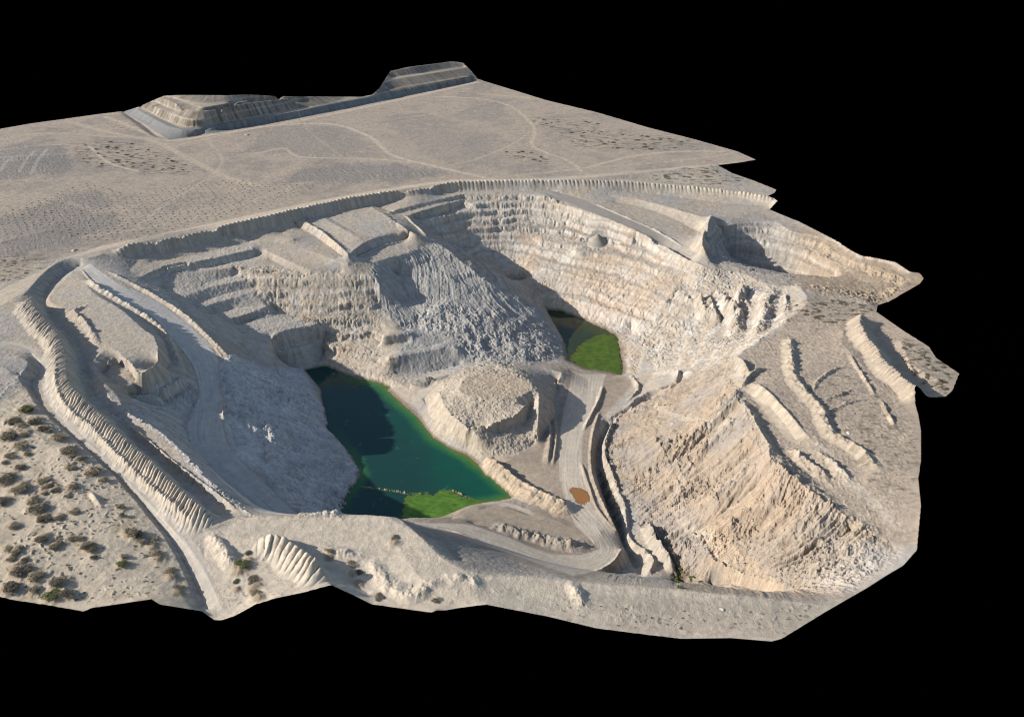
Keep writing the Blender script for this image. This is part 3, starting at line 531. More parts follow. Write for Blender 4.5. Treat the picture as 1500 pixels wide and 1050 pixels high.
Z = Z_base + (Z - Z_base) * (.2 + .8 * sst(0, 7, EDGE)) * (1 - z_heap * .8 * sst(9, 8, EDGE))
# ploughed and planted ground on the plain
z_f1 = zone([(-60,225),(20,212),(85,210),(112,238),(95,255),(0,265),(-60,270)], 5, 6); z_f2 = zone([(-60,330),(30,310),(100,285),(150,280),(178,325),(110,358),(0,378),(-60,388)], 5, 6)
z_f3 = zone([(365,220),(390,190),(440,182),(520,195),(548,220),(470,232)], 5, 8); z_f4 = zone([(400,268),(450,243),(560,238),(660,252),(600,266)], 4, 6); z_f5 = zone([(560,175),(700,190),(760,240),(640,235)], 10, 14)
fur = np.clip(z_f1 + z_f2 * .8 + z_f4 + z_f3 * .6 + z_f5 * .4, 0, 1)
dirn = X * .80 + Y * .6 + 14 * fbm(X, Y, 45, 2)
wv = perlin(dirn / .95, (Y * .8 - X * .6) / 14) + .5 * perlin(dirn / .6, (Y * .8 - X * .6) / 8)
Z += fur * .12 * wv + z_plain * (1 - z_heap) * .06 * perlin((X * .25 - Y * .97) / 1.3, (X * .97 + Y * .25) / 9) + fur * .08 * n_f
RUT = np.zeros((nr, nt), np.float32)
def ruts(pts):
    w = smooth_line(PL(pts), 6); sl, D, S, SD, tot = line_field(w, 16)
    off = D * SD; RUT[sl] = np.where(D < 16, perlin(off / .8 + 30, S / 26) + .5 * perlin(off / .4, S / 14 + 9), RUT[sl])
mid = lambda a, b: [((p[0] + q[0]) / 2, (p[1] + q[1]) / 2, (p[2] + q[2]) / 2) for p, q in zip(a, b)]
ruts([(125,390,-2),(150,408,-3.3),(185,430,-5.5),(228,453,-9),(268,488,-12.2),(296,518,-15),(307,548,-17.5),(310,580,-20.5),(305,610,-23.5),(305,645,-26),(335,685,-28.5),(385,725,-30.5),(420,757,-31.5)])
ruts([(600,768,-34),(680,775,-36.5),(740,796,-38.7),(800,819,-41),(845,829,-42),(880,822,-42.6),(893,800,-42.9),(876,772,-43.5),(850,740,-44),(838,690,-44.4),(842,640,-45),(855,590,-45.5),(862,550,-46)])
ruts([(-90,468,0),(0,437,0),(50,410,0),(86,384,0),(128,377,0),(225,348,0),(300,332,0),(435,303,0),(555,281,0),(660,265,0),(880,257,0),(1050,243,0)])
ruts([(0,504,0),(28,507,0),(50,516,0),(64,536,0),(70,585,0),(97,616,0),(143,660,0),(188,703,-.5),(220,737,-1),(257,776,-1.5),(285,815,-2),(312,880,-3)]); ruts([(790,281,-3.8),(850,300,-6.5),(895,316,-8.6),(944,338,-11),(985,359,-13),(1040,389,-15.4)])
# wheel ruts on the roads
for r_, m_ in ROADS.items():
    Z += m_ * (.045 * RUT + .04 * n_f)
# hummocks of sand and litter caught under the larger shrubs
LLB = [(38,600,4.5,'g'),(20,618,4,'d'),(52,617,4.5,'d'),(62,628,3.2,'d'),(12,640,5,'d'),(30,655,4,'s'),(88,642,3.4,'s'),(100,660,4.5,'d'),(118,672,3.2,'d'),(70,630,3,'s'),(136,690,4,'s'),(150,703,2.6,'s'),(8,702,5,'d'),(30,715,4.5,'s'),(5,735,4,'d'),(55,745,4.5,'d'),(65,760,3.4,'d'),(48,735,3.5,'s'),(105,715,3,'s'),(82,718,2.6,'d'),(65,790,3.6,'d'),(82,800,3,'s'),(190,780,3.8,'s'),(205,785,3.4,'d'),(225,795,3.2,'s'),(232,812,3.2,'s'),(180,826,2.8,'g'),(30,835,4.6,'d'),(52,845,4,'s'),(88,852,4.2,'d'),(75,872,3.8,'g'),(98,870,3.4,'s'),(10,862,4,'d'),(126,800,3,'d'),(250,838,3.2,'s'),(262,862,3,'s'),(108,790,2.4,'s'),(20,770,2.8,'s'),(352,826,3.6,'g'),(372,850,3.2,'d'),(376,868,3.2,'s'),(365,812,2.6,'d'),(515,826,2.6,'s'),(526,838,2.4,'d'),(578,788,2.4,'s'),(482,806,2,'s'),(345,852,2,'g'),(555,875,2.4,'s'),(640,880,2.4,'s'),(135,805,2.9,'s'),(181,814,2.0,'s'),(103,685,2.5,'s'),(7,678,2.0,'d'),(38,819,1.8,'d'),(31,625,3.0,'s'),(39,665,2.1,'s'),(118,790,1.9,'s'),(67,713,1.9,'s'),(60,706,2.9,'s'),(130,797,1.7,'s'),(177,742,2.1,'d'),(104,668,2.0,'s'),(89,758,2.3,'d'),(14,669,3.1,'s'),(29,685,2.9,'d'),(77,711,2.4,'d'),(27,807,2.9,'s'),(12,855,1.7,'s'),(112,713,1.8,'s'),(70,702,1.9,'s'),(136,800,2.1,'d'),(38,637,3.2,'d'),(11,805,2.2,'s'),(100,727,1.7,'s'),(48,863,2.5,'s'),(137,816,1.8,'d'),(83,639,2.3,'s'),(100,868,3.0,'d'),(207,792,2.1,'s'),(65,723,1.8,'d'),(177,754,1.9,'d'),(108,750,2.5,'s'),(17,818,2.2,'s')]
LIT = np.zeros((nr, nt), np.float32)
for (px, py, s_, c_) in LLB:
    c = P(px, py, 1.0); i0, j0 = to_grid(c[0], c[1]); w_ = int(9 / (float(np.hypot(c[0], c[1])) * DT))
    sl = (slice(max(0, int(i0) - w_), min(nr, int(i0) + w_)), slice(max(0, int(j0) - w_), min(nt, int(j0) + w_)))
    d = np.hypot(X[sl] - c[0], Y[sl] - c[1]) / (s_ * .75) + .5 * NJ2[sl]
    Z[sl] += .30 * s_ * np.exp(-d * d * 1.3); LIT[sl] = np.maximum(LIT[sl], sst(1.5, .5, d + .5 * NJ[sl]))
# ------------------------------------------------------------------ colours (what the ground is made of)
def lin(*c): return np.array([((v / 255 + .055) / 1.055) ** 2.4 if v > 10 else v / 255 / 12.92 for v in c], np.float32)
ALB = .66
COL = np.empty((nr, nt, 3), np.float32); COL[:] = lin(188,174,154)
def tint(m, c, k=1.):
    global COL
    a = np.clip(m * k, 0, 1)[..., None]
    COL = COL * (1 - a) + lin(*c) * a
gm = fbm(X + 900, Y - 300, 26, 5, .6); tint(sst(-.1, .35, gm), (176,171,164), .75); tint(sst(.15, .5, -gm), (196,176,148), .7)
nl = fbm(X, Y, 45, 4); nv = fbm(X + 300, Y, 20, 5, .6); nw = fbm(X - 200, Y + 90, 9, 5, .65)
blot = sst(-.15, .35, nv); blot2 = sst(-.1, .4, nw)
tint(z_plain, (183,166,146)); tint(z_plain * sst(-.05, .3, nl), (160,149,136), .9); tint(z_plain * blot2 * .6, (188,171,149)); tint(z_plain * sst(.1, .45, fbm(X / 1.8, Y, 7, 4, .6)), (157,144,128), .6)
tint(fur, (148,141,133), .9); tint(fur * sst(.2, .8, wv), (170,161,150), .7)
ROADS[20] = ROADS[20] * (Z < -1.6)
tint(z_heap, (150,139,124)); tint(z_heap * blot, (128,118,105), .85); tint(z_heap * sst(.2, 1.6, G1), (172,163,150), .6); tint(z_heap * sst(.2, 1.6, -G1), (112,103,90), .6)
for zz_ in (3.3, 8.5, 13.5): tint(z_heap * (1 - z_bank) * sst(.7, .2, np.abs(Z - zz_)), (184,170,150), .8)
tint(z_bank * (Z < 3.5), (136,137,136))
tint(z_benchW, (194,184,168)); tint(z_cutL, (196,190,181)); tint(z_cutL * blot2, (176,168,157), .7); tint(z_wallW, (208,205,199)); tint(z_wallW * blot2, (184,179,172), .8); tint(z_wallW * sst(.15, .45, -nw), (224,221,215), .8)
tint(z_wallL, (196,180,156)); tint(z_wallL * sst(0, .5, nw), (205,197,184), .9); tint(z_wallL * sst(.1, .5, -nv), (199,170,135), .8)
tint(z_nose, (172,168,160)); tint(z_nose * blot2, (194,189,180), .7); tint(z_nose * sst(.2, .5, nv), (168,160,150), .7)
tint(z_wallE, (198,187,170)); tint(z_wallE * blot2, (208,201,190), .7); tint(z_wallE * sst(-.05, .4, nv + .25 * (PYY > 375)), (199,174,145), .8); tint(z_wallE * sst(.3, .7, nw) , (170,160,146), .6)
tint(zone([(830,395),(880,385),(940,420),(945,460),(880,450),(830,420)], 15, 12), (200,174,144), .6)
tint(z_spur, (188,174,154)); tint(z_spur * blot2, (205,199,189), .9); tint(z_spur * sst(.1, .5, nv), (198,172,140), .6)
tint(z_scree, (178,159,136)); tint(z_scree * sst(-.3, 1.1, G2 * .6 + nw * 2.5), (184,161,133), .7); tint(z_scree * sst(-.05, .3, gm), (166,157,147), .8); tint(z_scree * sst(.05, .4, nv), (160,151,140), .85); tint(z_scree * sst(.2, .5, -nv), (186,150,114), .55); tint(z_scree * sst(.25, .6, nw) * .8, (194,184,168)); tint(z_scree * sst(.2, .6, -nw), (160,138,112), .7)
tint(zone([(1020,760),(1120,650),(1200,730),(1160,780),(1040,830)], 20, 20), (188,160,128), .5)
tint(zone([(940,760),(1010,740),(1040,800),(1010,850)], 12, 12), (168,158,146), .7); tint(zone([(1180,860),(1240,800),(1345,790),(1330,830),(1250,870)], 15, 14), (206,197,184), .6)
tint(zone([(1060,800),(1180,760),(1260,800),(1180,860),(1090,860)], 15, 18), (178,162,143), .6)
tint(z_floor, (176,159,137)); tint(z_floor * blot2, (163,148,128), .7); tint(z_floor * sst(.25, .55, NJ2), (150,134,113), .6)
tint(z_front, (213,197,172)); tint(z_front * blot2, (205,189,166), .6); tint(zone([(860,870),(1200,885),(1150,940),(900,925)], 8, 6), (190,174,152), .7)
tint(z_dune, (207,190,163)); tint(z_dune * sst(.05, .5, nw), (176,155,126), .7)
tint(LIT, (158,138,108), .85); tint(bump_s * z_dune, (168,148,120), .6); tint(bump_s * (z_right + z_front * sst(850, 880, PYY)), (150,133,108), .55)
tint(z_right, (187,169,146)); tint(z_right * blot2, (177,161,142), .6); tint(z_right * sst(.1, .5, an_r), (164,147,124), .7)
tint(z_pit2, (178,156,128)); tint(z_pit2 * blot2, (162,147,128), .7); tint(z_pit2 * sst(1200, 1130, PXX), (172,166,158), .8)
tint(z_mound, (194,179,156)); tint(z_mound * sst(0, .6, nw), (176,160,140), .7)
tint(zone([(672,572),(690,581),(725,584),(760,581),(778,568),(768,553),(740,547),(700,547),(680,557)], 3, 2), (196,176,148))
z_ditchveg = z_ditchveg * (Z < -30)
tint(z_ditchveg * sst(-.4, .3, nw), (96,84,58), .9)
for r_, c_ in ((1,(198,184,163)),(2,(184,174,158)),(3,(206,192,169)),(4,(196,183,163)),(5,(198,179,150)),(6,(176,163,145)),(7,(190,173,149)),(8,(186,169,146)),(9,(194,178,154)),(10,(182,170,152))):
    tint(blur((REG == r_).astype(np.float32), 6) * np.clip(.75 + .6 * NJ2, 0, 1), c_)
tint((REG == 11).astype(np.float32), (172,164,152)); tint((REG == 12).astype(np.float32), (150,142,132))
tint((REG == 5) * sst(.1, .5, perlin(X / 1.1, Y / 1.1)), (176,140,100), .8)
for r_, c_ in ((20,(208,201,190)),(21,(204,190,169)),(22,(176,166,153)),(23,(210,192,166)),(24,(197,186,169)),(25,(202,185,159))): tint(ROADS[r_], c_)
# stretches of low dry growth and its litter on the flats; last polygon darkens the NE scarp in place of shade
an = fbm(X / 2.6, Y, 2.6, 4, .6)
for pl, k in (([(108,212),(140,203),(195,208),(240,225),(300,252),(240,256),(150,248),(110,232)], .8), ([(815,192),(870,186),(1010,205),(1020,217),(940,224),(840,214)], .8), ([(735,220),(770,218),(808,232),(800,242),(750,234)], .7), ([(770,172),(850,174),(885,182),(860,192),(785,188)], .7),
              ([(40,185),(80,185),(90,194),(50,197)], .6), ([(150,175),(190,178),(210,190),(160,188)], .6), ([(1150,438),(1260,440),(1285,456),(1225,478),(1170,468)], 1), ([(1318,495),(1360,508),(1402,547),(1385,578),(1350,565),(1325,530)], 1), ([(1180,570),(1235,540),(1345,615),(1347,740),(1290,720),(1210,640)], .5), ([(0,376),(60,370),(80,376),(60,398),(0,414)], .8), ([(680,108),(720,120),(640,140),(600,140)], .4), ([(960,252),(1040,245),(1075,255),(1095,266),(1075,273),(1018,270),(955,264)], 1)):
    m = zone(pl, 5, 5); tint(m * sst(.02, .32, an), (104,92,70), k)
tint(zone([(-60,515),(0,514),(25,521),(41,530),(38,541),(27,552),(34,568),(0,590),(-60,600)], 3, 2), (172,166,158), .85)
tint(zone([(582,760),(606,773),(642,795),(675,822),(705,841),(790,842),(740,812),(690,790),(620,772)], 6, 5), (150,145,138), .85)  # slope inside the front rim: grey rubble, darkened to stand in for missing shade
# faint tracks over the plain
def track(pts, wpx, c, k=.95):
    wpx *= 1.15
    w = smooth_line(PL([(a, b, 0) for a, b in pts]), 6); sl, D, S, SD, tot = line_field(w, wpx + 2)
    m = sst(wpx, wpx * .45, D + .5 * NJ2[sl]) * k * np.clip(.8 + .5 * NJ2[sl], 0, 1)
    COL[sl] = COL[sl] * (1 - m[..., None]) + lin(*c) * m[..., None]
    Z[sl] -= .12 * m
track([(98,178),(160,195),(225,208),(280,235),(330,260),(375,272)], 3.2, (198,179,152)); track([(375,187),(440,182),(495,184),(540,200),(560,217),(580,230),(640,245),(720,263)], 2.2, (205,188,162))
track([(262,212),(300,204),(375,187)], 2, (196,178,153)); track([(375,225),(415,218),(440,230),(540,233),(600,238)], 1.8, (198,182,158)); track([(640,142),(700,145),(745,155),(780,185),(778,212),(800,225)], 2, (202,182,154))
track([(155,172),(200,190),(246,207)], 3, (202,184,156)); track([(246,207),(350,192),(450,175),(560,152),(698,121)], 2.6, (206,190,164)); track([(0,236),(110,228)], 1.8, (178,170,158)); track([(0,255),(20,235)], 1.5, (182,173,160)); track([(28,256),(50,225)], 1.5, (182,173,160)); track([(45,258),(68,222)], 1.6, (182,173,160))
track([(130,215),(158,240),(200,252)], 1.6, (206,190,164)); track([(0,205),(60,196),(150,200),(240,205)], 3, (192,174,148)); track([(120,348),(200,335),(300,315),(420,275)], 2.6, (184,168,146)); track([(800,225),(830,235),(850,250)], 2, (198,180,154)); track([(700,137),(790,145)], 2, (200,180,150)); track([(560,282),(700,263),(860,246),(1000,235),(1070,225)], 2.4, (198,180,154), .6)
track([(0,222),(70,214),(130,216)], 1.4, (190,174,150), .7); track([(300,205),(325,235),(300,262),(240,300),(200,330)], 1.8, (192,176,152), .7); track([(640,246),(700,232),(760,205),(790,175)], 1.6, (196,178,152), .7); track([(860,245),(930,228),(1000,222),(1060,222)], 2.2, (204,186,158), .8); track([(480,170),(520,176),(600,172),(680,160)], 1.5, (192,175,150), .6); track([(430,150),(450,190),(500,230)], 1.4, (190,174,150), .5)
track([(20,272),(110,263),(190,283),(260,278),(320,254)], 2.4, (184,168,146), .7); track([(10,300),(60,290),(150,310),(180,300),(140,312)], 3, (190,173,150), .6)
# bedding: layers of different stone showing on the cut walls
zb_ = Z + 1.5 * NJ + .3 * NJ2
bed = perlin(zb_ / 1.9, X * .004 + 3.1) + .6 * perlin(zb_ / .7, X * .01)
wal = np.clip(z_wallE + z_wallL * .8 + z_pit2 * .7 + z_benchW * .4 + z_spur * .4, 0, 1) * sst(.2, .5, SLOPE)
tint(wal * sst(.1, .6, bed), (158,150,139), .75); tint(wal * sst(.15, .6, -bed), (212,204,192), .6)
tint(chan * z_scree, (150,130,106), .6)
tint(CRK * (z_scree + z_wallE + z_wallL), (160,142,118), .35)
# scree channels and cracks tinted browner above; tone follows the streaks below
def strip(pts, wm, c, k=.8):
    w = smooth_line(PL(pts), 6); sl, D, S, SD, tot = line_field(w, wm + 2); m = sst(wm, wm * .4, D + .8 * NJ2[sl]) * k
    COL[sl] = COL[sl] * (1 - m[..., None]) + lin(*c) * m[..., None]
strip([(1035,772,-33),(1042,800,-35),(1062,830,-34),(1110,862,-28)], 3.0, (196,172,142)); strip([(1045,782,-33),(1075,808,-30),(1110,835,-27),(1135,862,-24)], 3.2, (200,174,142))
strip([(1010,690,-31),(990,720,-35),(1000,760,-37),(1040,790,-34)], 2.2, (202,186,164), .6); strip([(960,600,-39),(1000,625,-32),(1040,632,-23),(1075,620,-13)], 1.8, (204,190,170), .5)
strip([(1200,650,-6),(1235,690,-6.2),(1275,730,-7),(1310,770,-8)], 2.6, (206,192,170), .6)
jit = 1 + .09 * np.clip(G1, -2, 2) * steep + .11 * NJ2 + .13 * n_f + .06 * nl + .07 * n_m
ledge = np.clip(rock, 0, 1) * steep
for r_, m_ in ROADS.items(): jit = jit + m_ * .12 * np.clip(RUT, -1, 1)
COL *= jit[..., None]
wet = sst(1.0, .1, Z - WZ) * (sdf(X, Y, pw1) < 8) + sst(1.5, .1, Z - WZ2) * (sdf(X, Y, pw2) < 5)
tint(np.clip(wet, 0, 1), (120,104,80), .75)
lum = COL @ np.array([.3, .59, .11], np.float32)
COL = (COL * .80 + lum[..., None] * .20) * np.array([1.005, .985, .972], np.float32)
COL = np.clip(COL * ALB, .01, .85)
# ------------------------------------------------------------------ helpers for objects
def tag(o, label=None, cat=None, group=None, kind=None):
    if label: o['label'] = label
    if cat: o['category'] = cat
    if group: o['group'] = group
    if kind: o['kind'] = kind
    return o
def mesh_obj(name, V, Fq, mats, parent=None, smooth=True, fm=None):
    me = bpy.data.meshes.new(name)
    V = np.asarray(V, np.float32); Fq = np.asarray(Fq, np.int32)
    k = Fq.shape[1]
    me.vertices.add(len(V)); me.vertices.foreach_set('co', V.ravel())
    me.loops.add(Fq.size); me.loops.foreach_set('vertex_index', Fq.ravel())
    me.polygons.add(len(Fq)); me.polygons.foreach_set('loop_start', np.arange(0, Fq.size, k, dtype=np.int32))
    me.polygons.foreach_set('use_smooth', np.full(len(Fq), smooth))
    for m in (mats if isinstance(mats, (list, tuple)) else [mats]): me.materials.append(m)
    if fm is not None: me.polygons.foreach_set('material_index', np.asarray(fm, np.int32))
    me.update(calc_edges=True)
    o = bpy.data.objects.new(name, me); C.objects.link(o)
    if parent: o.parent = parent
    return o
def color_attr(o, col):
    a = o.data.color_attributes.new('Ground', 'FLOAT_COLOR', 'POINT')
    c = np.ones((len(col), 4), np.float32); c[:, :3] = col
    a.data.foreach_set('color', c.ravel())
# ------------------------------------------------------------------ materials
def newmat(name):
    m = bpy.data.materials.new(name); m.use_nodes = True
    nt_ = m.node_tree; b = nt_.nodes['Principled BSDF']
    return m, nt_, b
def ground_mat(name, fine=.45, coarse=2.6, bump=.45, vary=.30):
    m, t, b = newmat(name); N, K = t.nodes, t.links
    at = N.new('ShaderNodeAttribute'); at.attribute_name = 'Ground'
    tc = N.new('ShaderNodeTexCoord')
    n1 = N.new('ShaderNodeTexNoise'); n1.inputs['Scale'].default_value = 1 / fine; n1.inputs['Detail'].default_value = 6; n1.inputs['Roughness'].default_value = .7
    n2 = N.new('ShaderNodeTexNoise'); n2.inputs['Scale'].default_value = 1 / coarse; n2.inputs['Detail'].default_value = 5; n2.inputs['Roughness'].default_value = .65
    K.new(tc.outputs['Object'], n1.inputs['Vector']); K.new(tc.outputs['Object'], n2.inputs['Vector'])
    ad = N.new('ShaderNodeMath'); ad.operation = 'ADD'; K.new(n1.outputs['Fac'], ad.inputs[0]); K.new(n2.outputs['Fac'], ad.inputs[1])
    mr = N.new('ShaderNodeMapRange'); mr.inputs['From Min'].default_value = .6; mr.inputs['From Max'].default_value = 1.4; mr.inputs['To Min'].default_value = 1 - vary; mr.inputs['To Max'].default_value = 1 + vary
    K.new(ad.outputs[0], mr.inputs['Value'])
    sc = N.new('ShaderNodeVectorMath'); sc.operation = 'SCALE'; K.new(at.outputs['Color'], sc.inputs[0]); K.new(mr.outputs[0], sc.inputs['Scale'])
    K.new(sc.outputs[0], b.inputs['Base Color'])
    bp = N.new('ShaderNodeBump'); bp.inputs['Strength'].default_value = bump; bp.inputs['Distance'].default_value = .5
    K.new(ad.outputs[0], bp.inputs['Height']); K.new(bp.outputs[0], b.inputs['Normal'])
    b.inputs['Roughness'].default_value = .95; b.inputs['Specular IOR Level'].default_value = .1
    return m
M_ground = ground_mat('quarry_ground'); M_road = ground_mat('road_dust', .6, 5, .2, .14); M_berm = ground_mat('tipped_sand', .45, 2.0, .28, .17)
M_heap = ground_mat('waste_rock', .6, 4, .4, .2)
def plain_mat(name, col, rough=.9, spec=.2, vary=.3, scale=3., bump=0):
    m, t, b = newmat(name); N, K = t.nodes, t.links
    oi = N.new('ShaderNodeObjectInfo'); tc = N.new('ShaderNodeTexCoord')
    n = N.new('ShaderNodeTexNoise'); n.inputs['Scale'].default_value = scale; n.inputs['Detail'].default_value = 4
    K.new(tc.outputs['Object'], n.inputs['Vector'])
    ad = N.new('ShaderNodeMath'); ad.operation = 'MULTIPLY_ADD'; K.new(oi.outputs['Random'], ad.inputs[0]); ad.inputs[1].default_value = .5; K.new(n.outputs['Fac'], ad.inputs[2])
    mr = N.new('ShaderNodeMapRange'); mr.inputs['From Min'].default_value = .3; mr.inputs['From Max'].default_value = 1.2; mr.inputs['To Min'].default_value = 1 - vary; mr.inputs['To Max'].default_value = 1 + vary
    K.new(ad.outputs[0], mr.inputs['Value'])
    sc = N.new('ShaderNodeVectorMath'); sc.operation = 'SCALE'; sc.inputs[0].default_value = col[:3]; K.new(mr.outputs[0], sc.inputs['Scale'])
    K.new(sc.outputs[0], b.inputs['Base Color'])
    b.inputs['Roughness'].default_value = rough; b.inputs['Specular IOR Level'].default_value = spec
    return m
M_void, _t, _b = newmat('black_ground'); _b.inputs['Base Color'].default_value = (0, 0, 0, 1); _b.inputs['Specular IOR Level'].default_value = 0; _b.inputs['Roughness'].default_value = 1
# ------------------------------------------------------------------ cut the sheet to the surveyed outline and split it into objects
xc = .25 * (X[:-1, :-1] + X[1:, :-1] + X[:-1, 1:] + X[1:, 1:]); yc = .25 * (Y[:-1, :-1] + Y[1:, :-1] + Y[:-1, 1:] + Y[1:, 1:])
inside = pip(xc, yc, outw)
fr = REG[:-1, :-1]
ii, jj = np.nonzero(inside)
fid = fr[ii, jj]
a0 = ii * nt + jj
quads = np.stack([a0, a0 + 1, a0 + nt + 1, a0 + nt], 1)
# face up
VX = np.stack([X.ravel(), Y.ravel(), Z.ravel()], 1); CL = COL.reshape(-1, 3)
def piece(name, reg, mat, parent=None):
    q = quads[fid == reg][:, ::-1]
    if len(q) == 0: print('EMPTY', name); return None
    u, inv = np.unique(q, return_inverse=True)
    o = mesh_obj(name, VX[u], inv.reshape(-1, 4), mat, parent)
    color_attr(o, CL[u])
    return o
tag(piece('terrain', 0, M_ground), kind='structure')
tag(piece('haul_road', 20, M_road), kind='structure'); tag(piece('haul_road', 21, M_road), kind='structure'); tag(piece('haul_road', 22, M_road), kind='structure')
tag(piece('dirt_road', 23, M_road), kind='structure'); tag(piece('dirt_road', 24, M_road), kind='structure'); tag(piece('dirt_road', 25, M_road), kind='structure')
def th(name, reg, mat, label, cat, group=None): return tag(piece(name, reg, mat), label, cat, group)
th('earth_berm', 1, M_berm, 'long pale windrow of ridged tipped sand beside the narrow track on the left', 'berm')
th('earth_berm', 2, M_berm, 'very long grey berm with comb like teeth along the plain behind the pit', 'berm')
th('earth_berm', 3, M_berm, 'short cream berm with big folded ribs at the cut front edge', 'berm')
th('earth_berm', 4, M_berm, 'thin bright ridge between the sandy platform and the haul road descending on the left', 'berm')
th('earth_berm', 5, M_berm, 'speckled tan bank along the right shore of the green lake', 'berm')
th('earth_berm', 6, M_berm, 'low grey bank inside the hairpin bend of the pit floor road', 'berm')
th('earth_berm', 7, M_berm, 'narrow winding ridge across the sandy terrace above the tan scree', 'berm')
th('earth_berm', 8, M_berm, 'tall tan berm with serrated crest at the far right edge casting a broad shadow', 'berm')
th('earth_berm', 9, M_berm, 'wide smooth cream bank just behind the crest of the tan scree', 'berm')
th('earth_berm', 10, M_berm, 'thin grey rib of earth rising at the foot of the scree beside scrub', 'berm')
th('gravel_pile', 11, M_heap, 'smooth grey cone of gravel on a bench of the far pit wall', 'gravel pile')
th('rubble_heap', 12, M_heap, 'small dark heap of rubble between the lake and the rock nose', 'rubble heap')
th('mound', 13, M_ground, 'big flat topped earth mound on the pit floor beside the green lake', 'mound')
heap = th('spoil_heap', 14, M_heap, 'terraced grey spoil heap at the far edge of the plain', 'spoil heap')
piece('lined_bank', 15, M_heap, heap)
# black ground the cut block stands on, and the block's cut sides
full = np.zeros((nr + 1, nt + 1), bool); full[1:-1, 1:-1] = inside[:, :] if inside.shape == (nr - 1, nt - 1) else False
e = []
I, J = np.nonzero(full[1:-1, 1:-1] & ~full[:-2, 1:-1]); e.append(np.stack([I * nt + J, I * nt + J + 1], 1))
I, J = np.nonzero(full[1:-1, 1:-1] & ~full[2:, 1:-1]); e.append(np.stack([(I + 1) * nt + J + 1, (I + 1) * nt + J], 1))
I, J = np.nonzero(full[1:-1, 1:-1] & ~full[1:-1, :-2]); e.append(np.stack([(I + 1) * nt + J, I * nt + J], 1))
I, J = np.nonzero(full[1:-1, 1:-1] & ~full[1:-1, 2:]); e.append(np.stack([I * nt + J + 1, (I + 1) * nt + J + 1], 1))
e = np.vstack(e); u, inv = np.unique(e, return_inverse=True); inv = inv.reshape(-1, 2); n = len(u)
GZ = -95.0
top = VX[u].copy(); top[:, 2] -= .02; bot = top.copy(); bot[:, 2] = GZ
Vs = np.vstack([top, bot, [[-9000, -3000, GZ], [9000, -3000, GZ], [9000, 12000, GZ], [-9000, 12000, GZ]]])
Fs = np.vstack([np.stack([inv[:, 0], inv[:, 1], inv[:, 1] + n, inv[:, 0] + n], 1), [[2 * n, 2 * n + 1, 2 * n + 2, 2 * n + 3]]])
tag(mesh_obj('ground', Vs, Fs, M_void, smooth=False), kind='structure')
# ------------------------------------------------------------------ water
def ground_z(x, y):
    a, b = to_grid(np.asarray(x), np.asarray(y)); a = np.clip(np.round(a).astype(int), 0, nr - 1); b = np.clip(np.round(b).astype(int), 0, nt - 1)
    return Z[a, b]
def water_mat(name, rough=.08):
    m, t, b = newmat(name); N, K = t.nodes, t.links
    at = N.new('ShaderNodeAttribute'); at.attribute_name = 'Ground'; K.new(at.outputs['Color'], b.inputs['Base Color'])
    tc = N.new('ShaderNodeTexCoord'); n = N.new('ShaderNodeTexNoise'); n.inputs['Scale'].default_value = .9; n.inputs['Detail'].default_value = 5
    K.new(tc.outputs['Object'], n.inputs['Vector']); bp = N.new('ShaderNodeBump'); bp.inputs['Strength'].default_value = .05; bp.inputs['Distance'].default_value = .2
    K.new(n.outputs['Fac'], bp.inputs['Height']); K.new(bp.outputs[0], b.inputs['Normal'])
    b.inputs['Roughness'].default_value = rough; b.inputs['IOR'].default_value = 1.33; b.inputs['Specular IOR Level'].default_value = .22
    return m
M_water = water_mat('lake_water')
def sheet(name, w, z, grow, step, colf, mat, jag=0.):
    lo, hi = w.min(0) - grow, w.max(0) + grow
    gx = np.arange(lo[0], hi[0], step); gy = np.arange(lo[1], hi[1], step)
    GX, GY = np.meshgrid(gx, gy); d = sdf(GX, GY, w) + (jag * (fbm(GX, GY, 3, 4) + .6 * fbm(GX, GY, .9, 2)) if jag else 0)
    ok = d < grow; kk = ok[:-1, :-1] & ok[1:, :-1] & ok[:-1, 1:] & ok[1:, 1:]
    a, b = np.nonzero(kk); w_ = len(gx); q = np.stack([a * w_ + b, a * w_ + b + 1, (a + 1) * w_ + b + 1, (a + 1) * w_ + b], 1)
    u, inv = np.unique(q, return_inverse=True)
    o = mesh_obj(name, np.stack([GX.ravel(), GY.ravel(), np.full(GX.size, z)], 1)[u], inv.reshape(-1, 4), mat)
    color_attr(o, colf(GX, GY, d).reshape(-1, 3)[u])
    return o
def mixc(cols):
    c = None
    for k, v in cols:
        v = np.asarray(v, np.float32)
        c = np.ones(np.shape(k) + (3,), np.float32) * v if c is None else c * (1 - k[..., None]) + v * k[..., None]
    return c
def lake_col(x, y, d):
    dep = z_lake - ground_z(x, y); n = fbm(x, y, 12, 4); n2 = fbm(x, y, 3, 3)
    px, py = to_px(x, y, np.full_like(x, z_lake))
    east = sst(560, 680, px + 50 * n - (py - 640) * .5)
    return mixc([(np.ones_like(d), (.010,.040,.036)), (east, (.006,.062,.040)), (sst(3.2, .6, dep + .8 * n) * sst(470, 560, px), (.03,.12,.035)), (sst(1.0, .1, dep + .5 * n) * sst(500, 580, px), (.10,.115,.03)),
                 (sst(.42, .62, n2 + .35 * n) * .5, (.05,.13,.11))])
z_lake = WZ
lake = sheet('lake', pw1, WZ, 4.5, .6, lake_col, M_water); tag(lake, kind='structure')
def pond2_col(x, y, d):
    n = fbm(x, y, 8, 4); return mixc([(np.ones_like(d), (.026,.034,.016)), (sst(-.1, .4, n), (.024,.042,.02))])
pond = sheet('pond', pw2, WZ2, 3.0, .6, pond2_col, M_water); tag(pond, kind='structure')
M_alg = water_mat('algae_mat', .6)
